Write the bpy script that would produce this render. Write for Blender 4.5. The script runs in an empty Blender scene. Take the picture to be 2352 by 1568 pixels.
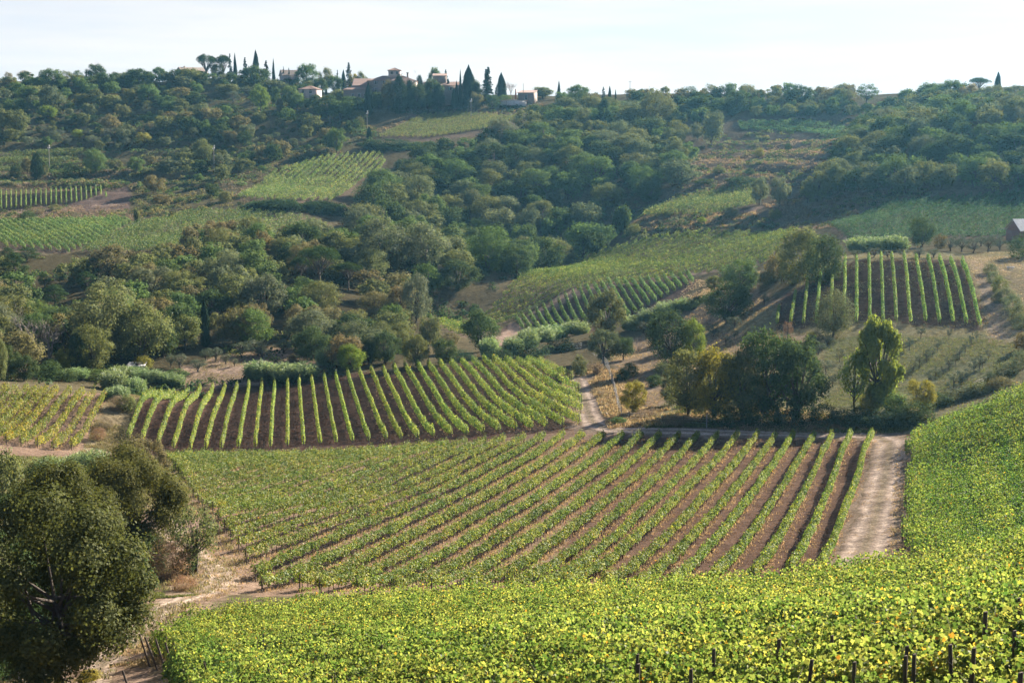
import bpy, math, random
import numpy as np
from mathutils import Vector

# ---------------------------------------------------------------- scene, camera, sky, sun
scene = bpy.context.scene
COL = scene.collection
PITCH = math.radians(8.0)
SUN_AZ, SUN_EL = math.radians(44.0), math.radians(26.5)      # azimuth clockwise from +Y, the viewing direction

cam_data = bpy.data.cameras.new('camera')
cam_data.lens, cam_data.sensor_width = 50.0, 36.0
cam_data.clip_start, cam_data.clip_end = 0.5, 6000.0
cam = bpy.data.objects.new('camera', cam_data)
cam.location = (0, 0, 0)
cam.rotation_euler = (math.radians(90) - PITCH, 0, 0)
COL.objects.link(cam)
scene.camera = cam

world = bpy.data.worlds.new('World')
scene.world = world
world.use_nodes = True
wn, wl = world.node_tree.nodes, world.node_tree.links
wn.clear()
sky = wn.new('ShaderNodeTexSky')
sky.sky_type = 'NISHITA'
sky.sun_disc = False
sky.sun_elevation, sky.sun_rotation = SUN_EL, SUN_AZ
sky.altitude = 300
sky.air_density, sky.dust_density, sky.ozone_density = 0.45, 1.2, 1.6
# thin streaky high cloud laid over the sky
tc = wn.new('ShaderNodeTexCoord')
mp = wn.new('ShaderNodeMapping')
mp.inputs['Scale'].default_value = (1.5, 1.5, 16.0)
nz = wn.new('ShaderNodeTexNoise')
nz.inputs['Scale'].default_value = 2.2
nz.inputs['Detail'].default_value = 6
nz.inputs['Roughness'].default_value = 0.55
cr = wn.new('ShaderNodeValToRGB')
cr.color_ramp.elements[0].position, cr.color_ramp.elements[0].color = 0.30, (0.88, 0.88, 0.88, 1)
cr.color_ramp.elements[1].position, cr.color_ramp.elements[1].color = 0.66, (0.95, 0.95, 0.95, 1)
mx = wn.new('ShaderNodeMixRGB')
cl = wn.new('ShaderNodeMixRGB')
cl.inputs['Color1'].default_value, cl.inputs['Color2'].default_value = (3.6, 3.75, 3.95, 1), (4.35, 4.2, 4.05, 1)
cz = wn.new('ShaderNodeValToRGB')
cz.color_ramp.elements[0].position, cz.color_ramp.elements[1].position = 0.42, 0.62
bg = wn.new('ShaderNodeBackground')
bg.inputs['Strength'].default_value = 0.05
wo = wn.new('ShaderNodeOutputWorld')
wl.new(tc.outputs['Generated'], mp.inputs['Vector'])
wl.new(mp.outputs['Vector'], nz.inputs['Vector'])
wl.new(nz.outputs['Fac'], cr.inputs['Fac'])
sep = wn.new('ShaderNodeSeparateXYZ')
wl.new(tc.outputs['Generated'], sep.inputs['Vector'])
el_ = wn.new('ShaderNodeMapRange')            # the haze thins with height
el_.inputs['From Min'].default_value, el_.inputs['From Max'].default_value = 0.10, 0.22
el_.inputs['To Min'].default_value, el_.inputs['To Max'].default_value = 1.0, 0.05
wl.new(sep.outputs['Z'], el_.inputs['Value'])
mul = wn.new('ShaderNodeMath'); mul.operation = 'MULTIPLY'
wl.new(cr.outputs['Color'], mul.inputs[0]); wl.new(el_.outputs['Result'], mul.inputs[1])
wl.new(mul.outputs[0], mx.inputs['Fac'])
wl.new(nz.outputs['Fac'], cz.inputs['Fac'])
wl.new(cz.outputs['Color'], cl.inputs['Fac'])
wl.new(cl.outputs['Color'], mx.inputs['Color2'])
wl.new(sky.outputs['Color'], mx.inputs['Color1'])
wl.new(mx.outputs['Color'], bg.inputs['Color'])
wl.new(bg.outputs['Background'], wo.inputs['Surface'])

sun_data = bpy.data.lights.new('sun', 'SUN')
sun_data.energy = 5.0
sun_data.angle = math.radians(0.6)
sun_data.color = (1.0, 0.90, 0.76)
sun = bpy.data.objects.new('sun', sun_data)
SUN_DIR = Vector((math.sin(SUN_AZ) * math.cos(SUN_EL), math.cos(SUN_AZ) * math.cos(SUN_EL), math.sin(SUN_EL)))
sun.rotation_euler = (-SUN_DIR).to_track_quat('-Z', 'Y').to_euler()
sun.location = SUN_DIR * 500
COL.objects.link(sun)

scene.view_settings.view_transform = 'Standard'
scene.view_settings.look = 'None'
scene.view_settings.gamma = 1.0
scene.view_settings.exposure = 2.2
scene.render.engine = 'CYCLES'
scene.cycles.max_bounces = 6
scene.cycles.diffuse_bounces = 3
scene.cycles.transmission_bounces = 4
scene.cycles.volume_bounces = 0
scene.cycles.use_denoising = True
scene.cycles.denoiser = 'OPENIMAGEDENOISE'
scene.cycles.denoising_prefilter = 'ACCURATE'

# ---------------------------------------------------------------- measuring: points of the view in 2352 x 1568 units
FP = 50.0 / 36.0 * 2352
CX, CY = 1176.0, 784.0
SP, CP = math.sin(PITCH), math.cos(PITCH)

def ray(px, py):
    u, v = (px - CX) / FP, (CY - py) / FP
    d = np.array([u, CP + v * SP, -SP + v * CP])
    return d / d[1]

def conv(ox, oy, sx, sy):
    return lambda x, y: ((ox + x / sx) / 1.7415, (oy + y / sy) / 1.7415)

CONV = {1: conv(0, 150, 2.0909, 2.0907), 2: conv(1000, 150, 1.96, 1.96), 3: conv(2100, 250, 2.0909, 2.0907),
        4: conv(3000, 250, 1.9599, 1.96), 5: conv(0, 800, 1.96, 1.96), 6: conv(1000, 800, 1.96, 1.96),
        7: conv(2100, 800, 1.6509, 1.6505), 8: conv(3000, 900, 1.7418, 1.7422), 9: conv(0, 1500, 1.2736, 1.2738),
        10: conv(1000, 1700, 1.5208, 1.5208), 11: conv(2100, 1600, 1.3864, 1.3864), 12: conv(3000, 1700, 1.521, 1.5208)}
PPZ = {1: 1 / (2.0909 * 1.7415), 2: 1 / (1.96 * 1.7415), 3: 1 / (2.0909 * 1.7415), 4: 1 / (1.96 * 1.7415), 5: 1 / (1.96 * 1.7415),
       6: 1 / (1.96 * 1.7415), 7: 1 / (1.6509 * 1.7415), 8: 1 / (1.7418 * 1.7415), 9: 1 / (1.2736 * 1.7415), 10: 1 / (1.5208 * 1.7415),
       11: 1 / (1.3864 * 1.7415), 12: 1 / (1.521 * 1.7415), 0: 1.0}
CONV[0] = lambda x, y: (x, y)

# ---------------------------------------------------------------- terrain
# survey of the ground: (x in view, y in view, distance in metres)
SURVEY = [
 (574, 1578, 58), (700, 1500, 66), (1500, 1500, 50), (2352, 1420, 48), (1900, 1440, 57),
 (430, 1442, 86), (1000, 1392, 92), (1500, 1376, 93), (2100, 1328, 88), (2352, 1290, 80),
 (1000, 1345, 113), (1500, 1340, 114), (1915, 1300, 117), (2085, 1275, 120), (2352, 1250, 119), (2352, 1080, 152), (2230, 1100, 158), (2000, 1150, 152),
 (230, 1540, 76), (330, 1450, 87), (400, 1390, 98), (530, 1310, 113), (470, 1270, 122), (400, 1220, 134), (370, 1160, 146),
 (110, 1560, 80), (0, 1500, 88), (0, 1300, 125), (200, 1250, 132), (0, 1130, 170), (100, 1060, 198), (20, 905, 242), (240, 905, 252), (0, 870, 262),
 (270, 1040, 226), (400, 1060, 210), (420, 1180, 150), (590, 1345, 112), (1000, 1150, 157), (1000, 1040, 203), (1500, 1150, 157), (1500, 1010, 201),
 (1900, 1010, 202), (2085, 1000, 204), (2352, 900, 190),
 (860, 1022, 232), (1340, 975, 221), (370, 912, 283), (860, 874, 286), (1250, 842, 292), (1350, 940, 235), (1330, 870, 275),
 (550, 860, 296), (600, 805, 322), (200, 850, 290), (450, 700, 370), (200, 640, 420), (600, 590, 442), (900, 600, 440), (900, 700, 385), (700, 780, 338), (0, 700, 390),
 (1000, 800, 345), (1050, 825, 310), (1250, 790, 335), (1100, 700, 420), (1300, 625, 500), (1420, 560, 545), (1200, 480, 605), (1000, 420, 645), (1400, 400, 640), (1200, 330, 705),
 (200, 580, 480), (450, 500, 545), (700, 515, 545), (480, 548, 500), (0, 560, 490), (280, 502, 570), (0, 510, 562), (0, 480, 605), (250, 462, 618), (0, 430, 640), (200, 435, 638),
 (100, 392, 688), (100, 345, 732), (400, 400, 668), (400, 300, 762), (300, 250, 812), (100, 212, 850), (0, 196, 865), (500, 190, 880), (700, 232, 832),
 (540, 462, 572), (880, 352, 690), (790, 465, 590), (650, 470, 566), (870, 322, 722), (1200, 266, 780), (1000, 322, 720), (950, 264, 772), (1000, 242, 795), (1200, 239, 800), (750, 236, 790),
 (1300, 244, 800), (1450, 234, 790), (1700, 230, 782), (2000, 232, 770), (2300, 222, 655),
 (1500, 330, 700), (1700, 292, 722), (1950, 300, 700), (1800, 350, 645), (1700, 420, 575), (1460, 503, 540), (1720, 445, 562), (1600, 522, 500),
 (1590, 632, 425), (1300, 668, 420), (1180, 752, 394), (1000, 735, 404), (1750, 603, 425), (1800, 532, 480), (1450, 562, 500),
 (1580, 652, 414), (1450, 727, 392), (1180, 768, 386),
 (1640, 740, 322), (1780, 760, 282), (1790, 690, 302), (1940, 602, 326), (2210, 592, 326), (2250, 757, 262), (2000, 752, 267), (2300, 800, 246), (2330, 602, 318),
 (1700, 642, 345), (1750, 850, 246), (1500, 800, 312), (1420, 870, 272), (1600, 902, 236), (1500, 962, 216), (2000, 962, 213), (2200, 910, 224), (2330, 860, 224),
 (2100, 562, 395), (2352, 545, 390), (2352, 450, 460), (1920, 522, 450), (2000, 440, 502), (2200, 425, 490), (2200, 300, 562), (2352, 255, 600),
]
WORLD_PTS = [(-60, -40, -6), (60, -40, 0), (0, 0, -5.0), (-25, 10, -12), (30, 10, -3.6), (-8, 30, -15.0), (0, 30, -13.3), (6, 22, -10.6), (9, 22, -9.6), (0, 10, -7.4), (60, 40, -8), (-60, 40, -28),
             (22, 50, -15.0), (80, 110, -20), (140, 190, -16), (-140, 90, -36), (-170, 220, -38), (-450, 1000, 34), (-150, 1000, 22), (0, 1000, 14), (200, 1000, 12), (450, 1000, 10),
             (-500, 1400, -30), (0, 1400, -40), (500, 1400, -30), (-420, 700, 14), (-400, 420, -10), (330, 420, 6), (420, 650, 40), (300, 250, 0)]

def _tps(r2):
    return np.where(r2 > 1e-12, r2 * np.log(np.maximum(r2, 1e-12)), 0.0)

_pts = []
for px, py, D in SURVEY:
    _pts.append(ray(px, py) * D)
_pts += [np.array(p, float) for p in WORLD_PTS]
_P = np.array(_pts)
_XY = _P[:, :2] / 100.0
_n = len(_P)
_A = np.zeros((_n + 3, _n + 3))
_A[:_n, :_n] = _tps(((_XY[:, None] - _XY[None]) ** 2).sum(2)) + np.eye(_n) * 0.004
_A[:_n, _n] = 1; _A[:_n, _n + 1:] = _XY
_A[_n, :_n] = 1; _A[_n + 1:, :_n] = _XY.T
_W = np.linalg.solve(_A, np.concatenate([_P[:, 2], np.zeros(3)]))

def rbf(x, y):
    x = np.asarray(x, float).ravel() / 100; y = np.asarray(y, float).ravel() / 100
    out = np.empty(len(x))
    for i in range(0, len(x), 40000):
        a, b = x[i:i + 40000], y[i:i + 40000]
        r2 = (a[:, None] - _XY[None, :, 0]) ** 2 + (b[:, None] - _XY[None, :, 1]) ** 2
        out[i:i + 40000] = _tps(r2) @ _W[:_n] + _W[_n] + a * _W[_n + 1] + b * _W[_n + 2]
    return out

def _hash(i, j, s):
    h = (i * 374761393 + j * 668265263 + s * 974711) & 0x7fffffff
    h = ((h ^ (h >> 13)) * 1274126177) & 0x7fffffff
    return ((h ^ (h >> 16)) & 0xffff) / 65535.0

def vnoise(x, y, s=0):
    xi = np.floor(x).astype(np.int64); yi = np.floor(y).astype(np.int64)
    fx = x - xi; fy = y - yi
    fx = fx * fx * (3 - 2 * fx); fy = fy * fy * (3 - 2 * fy)
    a = _hash(xi, yi, s); b = _hash(xi + 1, yi, s); c = _hash(xi, yi + 1, s); d = _hash(xi + 1, yi + 1, s)
    return (a * (1 - fx) + b * fx) * (1 - fy) + (c * (1 - fx) + d * fx) * fy - 0.5

def sstep(a, b, x):
    t = np.clip((x - a) / (b - a), 0, 1)
    return t * t * (3 - 2 * t)

Y0, SMAX = 80.0, 0.64
NS, NT = 640, 720
T0, T1 = math.log(18.0), math.log(1600.0)
_s = np.linspace(-SMAX, SMAX, NS)
_t = np.linspace(T0, T1, NT)
_GY = np.exp(_t)[:, None] - Y0 + np.zeros((1, NS))
_GX = _s[None] * (_GY + Y0)
_z = rbf(_GX, _GY).reshape(NT, NS)
# terraced banks on the far left slope, low scarps on the right slope
_ter = sstep(610, 660, _GY) * (1 - sstep(850, 880, _GY)) * (1 - sstep(-155, -118, _GX))
_ter = np.maximum(_ter, 0.7 * sstep(560, 590, _GY) * (1 - sstep(700, 740, _GY)) * sstep(75, 105, _GX) * (1 - sstep(190, 220, _GX)))
_zz = (_z + 2.2 * vnoise(_GX / 60, _GY / 60, 5)) / 4.6
_f = _zz - np.floor(_zz)
_TF = _f.copy()
_z = _z + _ter * 4.6 * 0.85 * (sstep(0.55, 0.95, _f) - _f)
_far = sstep(250, 600, _GY)
_z = _z + (0.25 + 1.1 * _far) * vnoise(_GX / 22, _GY / 22, 1) + (0.14 + 0.5 * _far) * vnoise(_GX / 7, _GY / 7, 2) + (0.05 + 0.2 * _far) * vnoise(_GX / 2.3, _GY / 2.3, 3)
_H = _z

def H(x, y):
    x = np.asarray(x, float); y = np.asarray(y, float)
    t = (np.log(np.maximum(y + Y0, 18.01)) - T0) / (T1 - T0) * (NT - 1)
    s = (x / (y + Y0) + SMAX) / (2 * SMAX) * (NS - 1)
    t = np.clip(t, 0, NT - 1.001); s = np.clip(s, 0, NS - 1.001)
    i = t.astype(int); j = s.astype(int); a = t - i; b = s - j
    return (_H[i, j] * (1 - b) + _H[i, j + 1] * b) * (1 - a) + (_H[i + 1, j] * (1 - b) + _H[i + 1, j + 1] * b) * a

_RY = np.exp(np.linspace(math.log(90.0), math.log(1100.0), 2600)) - Y0

def ground(px, py):
    """where the line of sight through a view point meets the ground"""
    d = ray(px, py)
    z = d[2] * _RY
    h = H(d[0] * _RY, _RY)
    k = np.nonzero(z < h)[0]
    if len(k) == 0:
        g = z - h
        w = np.nonzero(_RY > 300)[0]
        i = w[np.argmin(g[w])]
        y = _RY[i]
    else:
        i = k[0]
        if i == 0:
            y = _RY[0]
        else:
            a, b = z[i - 1] - h[i - 1], h[i] - z[i]
            y = _RY[i - 1] + (_RY[i] - _RY[i - 1]) * a / max(a + b, 1e-9)
    return np.array([d[0] * y, y, float(H(d[0] * y, y))])

def depth(p):
    return p[1] * CP - p[2] * SP

def proj(p):
    d = depth(p)
    return CX + FP * p[0] / d, CY - FP * (p[1] * SP + p[2] * CP) / d

# ---------------------------------------------------------------- object helpers
def tag(o, label=None, cat=None, group=None, kind=None):
    if label: o['label'] = label
    if cat: o['category'] = cat
    if group: o['group'] = group
    if kind: o['kind'] = kind
    return o

def link(name, data, parent=None, loc=None):
    o = bpy.data.objects.new(name, data)
    COL.objects.link(o)
    if parent is not None: o.parent = parent
    if loc is not None: o.location = loc
    return o

def np_mesh(name, verts, faces_list, mats=()):
    """faces_list: list of (int array n x k, material index)"""
    me = bpy.data.meshes.new(name)
    verts = np.ascontiguousarray(verts, dtype=np.float32)
    me.vertices.add(len(verts)); me.vertices.foreach_set('co', verts.ravel())
    loops = np.concatenate([f.ravel() for f, m in faces_list]).astype(np.int32)
    tot = np.concatenate([np.full(len(f), f.shape[1]) for f, m in faces_list]).astype(np.int32)
    mi = np.concatenate([np.full(len(f), m) for f, m in faces_list]).astype(np.int32)
    start = np.concatenate([[0], np.cumsum(tot)[:-1]]).astype(np.int32)
    me.loops.add(len(loops)); me.loops.foreach_set('vertex_index', loops)
    me.polygons.add(len(tot)); me.polygons.foreach_set('loop_start', start)
    try: me.polygons.foreach_set('loop_total', tot)
    except Exception: pass
    for m in mats: me.materials.append(m)
    me.polygons.foreach_set('material_index', mi)
    me.update(calc_edges=True)
    return me

class Mesh:
    """collects plain geometry and builds ONE mesh"""
    def __init__(self): self.v = []; self.f = []; self.n = 0
    def add(self, v, f, m=0):
        v = np.asarray(v, float)
        for ff in (f if isinstance(f, list) else [f]):
            self.f.append((np.asarray(ff, int) + self.n, m))
        self.v.append(v); self.n += len(v)
    def box(self, c, s, m=0, rz=0.0):
        x, y, z = np.array(s) / 2.0
        v = np.array([[-x, -y, -z], [x, -y, -z], [x, y, -z], [-x, y, -z], [-x, -y, z], [x, -y, z], [x, y, z], [-x, y, z]])
        if rz:
            ca, sa = math.cos(rz), math.sin(rz)
            v = v @ np.array([[ca, sa, 0], [-sa, ca, 0], [0, 0, 1]])
        self.add(v + np.array(c), np.array([[0, 3, 2, 1], [4, 5, 6, 7], [0, 1, 5, 4], [1, 2, 6, 5], [2, 3, 7, 6], [3, 0, 4, 7]]), m)
    def tube(self, pts, rad, sides=5, m=0):
        pts = np.asarray(pts, float); k = len(pts)
        rad = np.broadcast_to(np.asarray(rad, float), (k,))
        d = np.gradient(pts, axis=0)
        d /= np.linalg.norm(d, axis=1)[:, None] + 1e-12
        up = np.where(np.abs(d[:, 2:3]) > 0.9, np.array([[1.0, 0, 0]]), np.array([[0, 0, 1.0]]))
        a = np.cross(d, up); a /= np.linalg.norm(a, axis=1)[:, None] + 1e-12
        b = np.cross(d, a)
        th = np.arange(sides) * 2 * math.pi / sides
        ring = pts[:, None] + rad[:, None, None] * (a[:, None] * np.cos(th)[None, :, None] + b[:, None] * np.sin(th)[None, :, None])
        i = np.arange(k - 1)[:, None] * sides; j = np.arange(sides)[None]
        q = np.stack([i + j, i + (j + 1) % sides, i + sides + (j + 1) % sides, i + sides + j], -1).reshape(-1, 4)
        self.add(ring.reshape(-1, 3), [q, np.arange((k - 1) * sides, k * sides)[None]], m)
    def build(self, name, mats):
        return np_mesh(name, np.concatenate(self.v), self.f, mats if isinstance(mats, (list, tuple)) else [mats])

def unit(v):
    return v / (np.linalg.norm(v, axis=1)[:, None] + 1e-12)

def rdir(r, n):
    return unit(r.normal(size=(n, 3)))

def leaf_quads(r, c, nrm, size, asp=0.7, tang=None):
    """diamond shaped leaves: verts (4n,3)"""
    n = len(c)
    nrm = unit(nrm)
    t = rdir(r, n) if tang is None else tang
    t = unit(t - (t * nrm).sum(1)[:, None] * nrm)
    b = np.cross(nrm, t)
    s = np.broadcast_to(np.asarray(size, float), (n,))[:, None] * 0.5
    bend = nrm * s * 0.25
    v = np.stack([c - t * s, c + b * s * asp + bend, c + t * s, c - b * s * asp + bend], 1)
    return v.reshape(-1, 3)

def quad_idx(n):
    return np.arange(4 * n).reshape(n, 4)

_LOBES = [(0, 0), (-0.30, -0.12), (-0.52, 0.12), (-0.40, 0.36), (-0.50, 0.62), (-0.24, 0.66), (0, 1.0), (0.24, 0.66), (0.50, 0.62), (0.40, 0.36), (0.52, 0.12), (0.30, -0.12)]

def lobed_leaves(r, c, nrm, size, tang):
    """five-lobed vine leaves, 12-sided and cupped: verts (12n,3)"""
    n = len(c); nrm = unit(nrm)
    t = unit(tang - (tang * nrm).sum(1)[:, None] * nrm)
    b = np.cross(nrm, t)
    s = np.broadcast_to(np.asarray(size, float), (n,))[:, None]
    out = []
    for (u, v) in _LOBES:
        out.append(c + b * s * u + t * s * (v - 0.3) + nrm * s * (0.30 * abs(u) - 0.12 * v * v))
    return np.stack(out, 1).reshape(-1, 3)

# ---------------------------------------------------------------- materials
def new_mat(name):
    m = bpy.data.materials.new(name); m.use_nodes = True
    m.node_tree.nodes.clear()
    return m, m.node_tree.nodes, m.node_tree.links

def leaf_mat(name, stops, transl=0.35, tcol=(1.0, 1.0, 0.6), tboost=1.3, use_obj=True, rough=0.5, gloss=0.025, patch=None):
    """leaves: each leaf takes its own tone from the ramp, times the plant's own colour; light passes through"""
    m, n, l = new_mat(name)
    g = n.new('ShaderNodeNewGeometry')
    ramp = n.new('ShaderNodeValToRGB')
    el = ramp.color_ramp.elements
    el[0].position, el[0].color = stops[0][0], (*stops[0][1], 1)
    el[1].position, el[1].color = stops[-1][0], (*stops[-1][1], 1)
    for p, c in stops[1:-1]:
        e = el.new(p); e.color = (*c, 1)
    l.new(g.outputs['Random Per Island'], ramp.inputs['Fac'])
    col = ramp.outputs['Color']
    if use_obj:
        oi = n.new('ShaderNodeObjectInfo')
        mm = n.new('ShaderNodeMixRGB'); mm.blend_type = 'MULTIPLY'; mm.inputs['Fac'].default_value = 1
        l.new(oi.outputs['Color'], mm.inputs['Color1']); l.new(col, mm.inputs['Color2'])
        col = mm.outputs['Color']
    if patch:      # whole plants greener or yellower than their neighbours
        tcn = n.new('ShaderNodeTexCoord'); pn = n.new('ShaderNodeTexNoise'); pn.inputs['Scale'].default_value = patch; pn.inputs['Detail'].default_value = 3
        l.new(tcn.outputs['Object'], pn.inputs['Vector'])
        pr = n.new('ShaderNodeValToRGB'); pr.color_ramp.elements[0].position, pr.color_ramp.elements[0].color = 0.34, (0.5, 0.68, 0.55, 1)
        pr.color_ramp.elements[1].position, pr.color_ramp.elements[1].color = 0.64, (1.25, 1.15, 0.95, 1)
        l.new(pn.outputs['Fac'], pr.inputs['Fac'])
        pm = n.new('ShaderNodeMixRGB'); pm.blend_type = 'MULTIPLY'; pm.inputs['Fac'].default_value = 1
        l.new(col, pm.inputs['Color1']); l.new(pr.outputs['Color'], pm.inputs['Color2']); col = pm.outputs['Color']
    d = n.new('ShaderNodeBsdfDiffuse'); l.new(col, d.inputs['Color'])
    tm = n.new('ShaderNodeMixRGB'); tm.blend_type = 'MULTIPLY'; tm.inputs['Fac'].default_value = 1
    tm.inputs['Color2'].default_value = (tcol[0] * tboost, tcol[1] * tboost, tcol[2] * tboost, 1)
    l.new(col, tm.inputs['Color1'])
    t = n.new('ShaderNodeBsdfTranslucent'); l.new(tm.outputs['Color'], t.inputs['Color'])
    a = n.new('ShaderNodeMixShader'); a.inputs['Fac'].default_value = transl
    l.new(d.outputs[0], a.inputs[1]); l.new(t.outputs[0], a.inputs[2])
    gl = n.new('ShaderNodeBsdfGlossy'); gl.inputs['Roughness'].default_value = rough
    b = n.new('ShaderNodeMixShader'); b.inputs['Fac'].default_value = gloss
    l.new(a.outputs[0], b.inputs[1]); l.new(gl.outputs[0], b.inputs[2])
    o = n.new('ShaderNodeOutputMaterial'); l.new(b.outputs[0], o.inputs['Surface'])
    return m

def plain_mat(name, col, col2=None, scale=6.0, rough=0.9, bump=0.0, stretch=(1, 1, 1)):
    m, n, l = new_mat(name)
    tcn = n.new('ShaderNodeTexCoord')
    mpn = n.new('ShaderNodeMapping'); mpn.inputs['Scale'].default_value = stretch
    noi = n.new('ShaderNodeTexNoise'); noi.inputs['Scale'].default_value = scale; noi.inputs['Detail'].default_value = 5
    l.new(tcn.outputs['Object'], mpn.inputs['Vector']); l.new(mpn.outputs['Vector'], noi.inputs['Vector'])
    mixn = n.new('ShaderNodeMixRGB')
    c2 = col2 or tuple(c * 0.6 for c in col)
    mixn.inputs['Color1'].default_value = (*c2, 1); mixn.inputs['Color2'].default_value = (*col, 1)
    rp = n.new('ShaderNodeValToRGB'); rp.color_ramp.elements[0].position = 0.35; rp.color_ramp.elements[1].position = 0.65
    l.new(noi.outputs['Fac'], rp.inputs['Fac']); l.new(rp.outputs['Color'], mixn.inputs['Fac'])
    p = n.new('ShaderNodeBsdfPrincipled'); p.inputs['Roughness'].default_value = rough
    l.new(mixn.outputs['Color'], p.inputs['Base Color'])
    if bump:
        bn = n.new('ShaderNodeBump'); bn.inputs['Strength'].default_value = bump; bn.inputs['Distance'].default_value = 0.1
        l.new(noi.outputs['Fac'], bn.inputs['Height']); l.new(bn.outputs['Normal'], p.inputs['Normal'])
    o = n.new('ShaderNodeOutputMaterial'); l.new(p.outputs[0], o.inputs['Surface'])
    return m

G3 = lambda k: (k, k, k)
M_TREE = leaf_mat('tree_leaves', [(0.0, (0.8, 0.85, 0.75)), (0.5, (1.15, 1.15, 1.15)), (0.93, (1.45, 1.4, 1.2)), (1.0, (1.8, 1.5, 1.0))], 0.34, (1.0, 1.0, 0.65), 1.45, gloss=0.004)
M_CONIFER = leaf_mat('needles', [(0.0, (0.6, 0.6, 0.6)), (1.0, (1.35, 1.3, 1.1))], 0.16, (1, 1, 0.5), 1.2, gloss=0.004)
M_OLIVE = leaf_mat('olive_leaves', [(0.0, (0.6, 0.65, 0.62)), (0.6, (1.1, 1.1, 1.05)), (1.0, (1.7, 1.7, 1.65))], 0.2, (1, 1, 0.8), 1.1, gloss=0.01)
M_REED = leaf_mat('reed_blades', [(0.0, (0.6, 0.7, 0.6)), (0.6, (1.0, 1.05, 0.95)), (1.0, (1.6, 1.5, 1.2))], 0.35, (1, 1, 0.7), 1.2)
M_VINE = leaf_mat('vine_leaves', [(0.0, (0.24, 0.38, 0.26)), (0.3, (0.52, 0.68, 0.48)), (0.62, (0.95, 0.98, 0.85)), (0.92, (1.28, 1.2, 1.05)), (0.982, (1.9, 1.5, 0.8)), (0.993, (2.2, 1.0, 0.5)), (1.0, (1.6, 0.7, 0.4))], 0.46, (1.0, 1.0, 0.75), 1.75, patch=0.55, gloss=0.015)
M_STRAW = leaf_mat('dry_grass', [(0.0, (0.5, 0.5, 0.45)), (0.6, (1.0, 0.95, 0.9)), (1.0, (1.5, 1.4, 1.2))], 0.35, (1, 0.95, 0.8), 1.1)
M_BARK = plain_mat('bark', (0.085, 0.065, 0.05), (0.04, 0.03, 0.025), 9, 0.95, 0.6, (4, 4, 1))
M_GREYBARK = plain_mat('pale_bark', (0.26, 0.22, 0.19), (0.12, 0.1, 0.09), 9, 0.95, 0.6, (4, 4, 1))
M_POST = plain_mat('weathered_post', (0.10, 0.075, 0.055), (0.045, 0.033, 0.027), 7, 0.95, 0.5, (6, 6, 0.6))
M_PALEPOST = plain_mat('grey_post', (0.32, 0.29, 0.26), (0.2, 0.18, 0.16), 7, 0.9, 0.3, (6, 6, 0.6))

# ---------------------------------------------------------------- the ground: one sheet, its soils by land use
def in_poly(X, Y, poly):
    inside = np.zeros(X.shape, bool)
    n = len(poly)
    for i in range(n):
        x1, y1 = poly[i]; x2, y2 = poly[(i + 1) % n]
        if y1 == y2: continue
        c = ((y1 > Y) != (y2 > Y)) & (X < (x2 - x1) * (Y - y1) / (y2 - y1) + x1)
        inside ^= c
    return inside

def gpoly(poly):
    return [tuple(ground(*p)[:2]) for p in poly]

SOIL = np.zeros((NT, NS, 3)); SOIL[:] = (0.115, 0.098, 0.06)
_jx = _GX + 1.6 * vnoise(_GX / 3.1, _GY / 3.1, 11) + 0.8 * vnoise(_GX / 0.9, _GY / 0.9, 12)
_jy = _GY + 1.6 * vnoise(_GX / 3.1, _GY / 3.1, 13) + 0.8 * vnoise(_GX / 0.9, _GY / 0.9, 14)

def paint(poly, col, k=1.0, world_poly=None):
    w = world_poly or gpoly(poly)
    m = in_poly(_jx, _jy, w)
    SOIL[m] = SOIL[m] * (1 - k) + np.array(col) * k

def strip_mask(line, half):
    m = np.zeros(_GX.shape, bool)
    for (x1, y1), (x2, y2) in zip(line[:-1], line[1:]):
        dx, dy = x2 - x1, y2 - y1
        t = np.clip(((_jx - x1) * dx + (_jy - y1) * dy) / (dx * dx + dy * dy + 1e-9), 0, 1)
        m |= ((_jx - x1 - t * dx) ** 2 + (_jy - y1 - t * dy) ** 2) < half * half
    return m

def paint_strip(line, half, col, k=1.0):
    m = strip_mask([tuple(ground(*p)[:2]) for p in line], half)
    SOIL[m] = SOIL[m] * (1 - k) + np.array(col) * k

DRY, GREENISH, PLOUGH = (0.235, 0.185, 0.125), (0.15, 0.145, 0.075), (0.082, 0.052, 0.040)
# whole slopes first, small patches after
paint([(-200, 190), (500, 185), (860, 250), (900, 400), (560, 480), (300, 500), (-200, 500)], (0.10, 0.088, 0.05))
paint([(1500, 300), (2000, 235), (2400, 220), (2400, 460), (1900, 520), (1450, 500)], (0.115, 0.092, 0.065))
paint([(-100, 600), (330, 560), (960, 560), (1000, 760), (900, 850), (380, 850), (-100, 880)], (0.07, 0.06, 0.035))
paint([(400, 850), (520, 810), (640, 795), (740, 830), (720, 875), (560, 890), (420, 885)], (0.27, 0.20, 0.15))
paint([(1620, 660), (1800, 690), (1790, 780), (1620, 830), (1600, 930), (1480, 960), (1420, 900), (1400, 820), (1520, 720)], (0.23, 0.175, 0.12))
paint([(1600, 750), (1800, 700), (1850, 610), (1960, 585), (2230, 580), (2420, 570), (2420, 900), (2200, 960), (1560, 970), (1480, 960), (1560, 900)], (0.20, 0.18, 0.105))
paint([(1900, 780), (2330, 760), (2330, 880), (2150, 930), (1880, 940)], (0.165, 0.17, 0.095), 0.8)
paint([(1620, 770), (1880, 770), (1860, 830), (1700, 850), (1600, 850)], (0.27, 0.20, 0.145), 0.7)
paint([(2215, 585), (2400, 585), (2400, 790), (2270, 790)], (0.26, 0.215, 0.14), 0.8)
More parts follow.
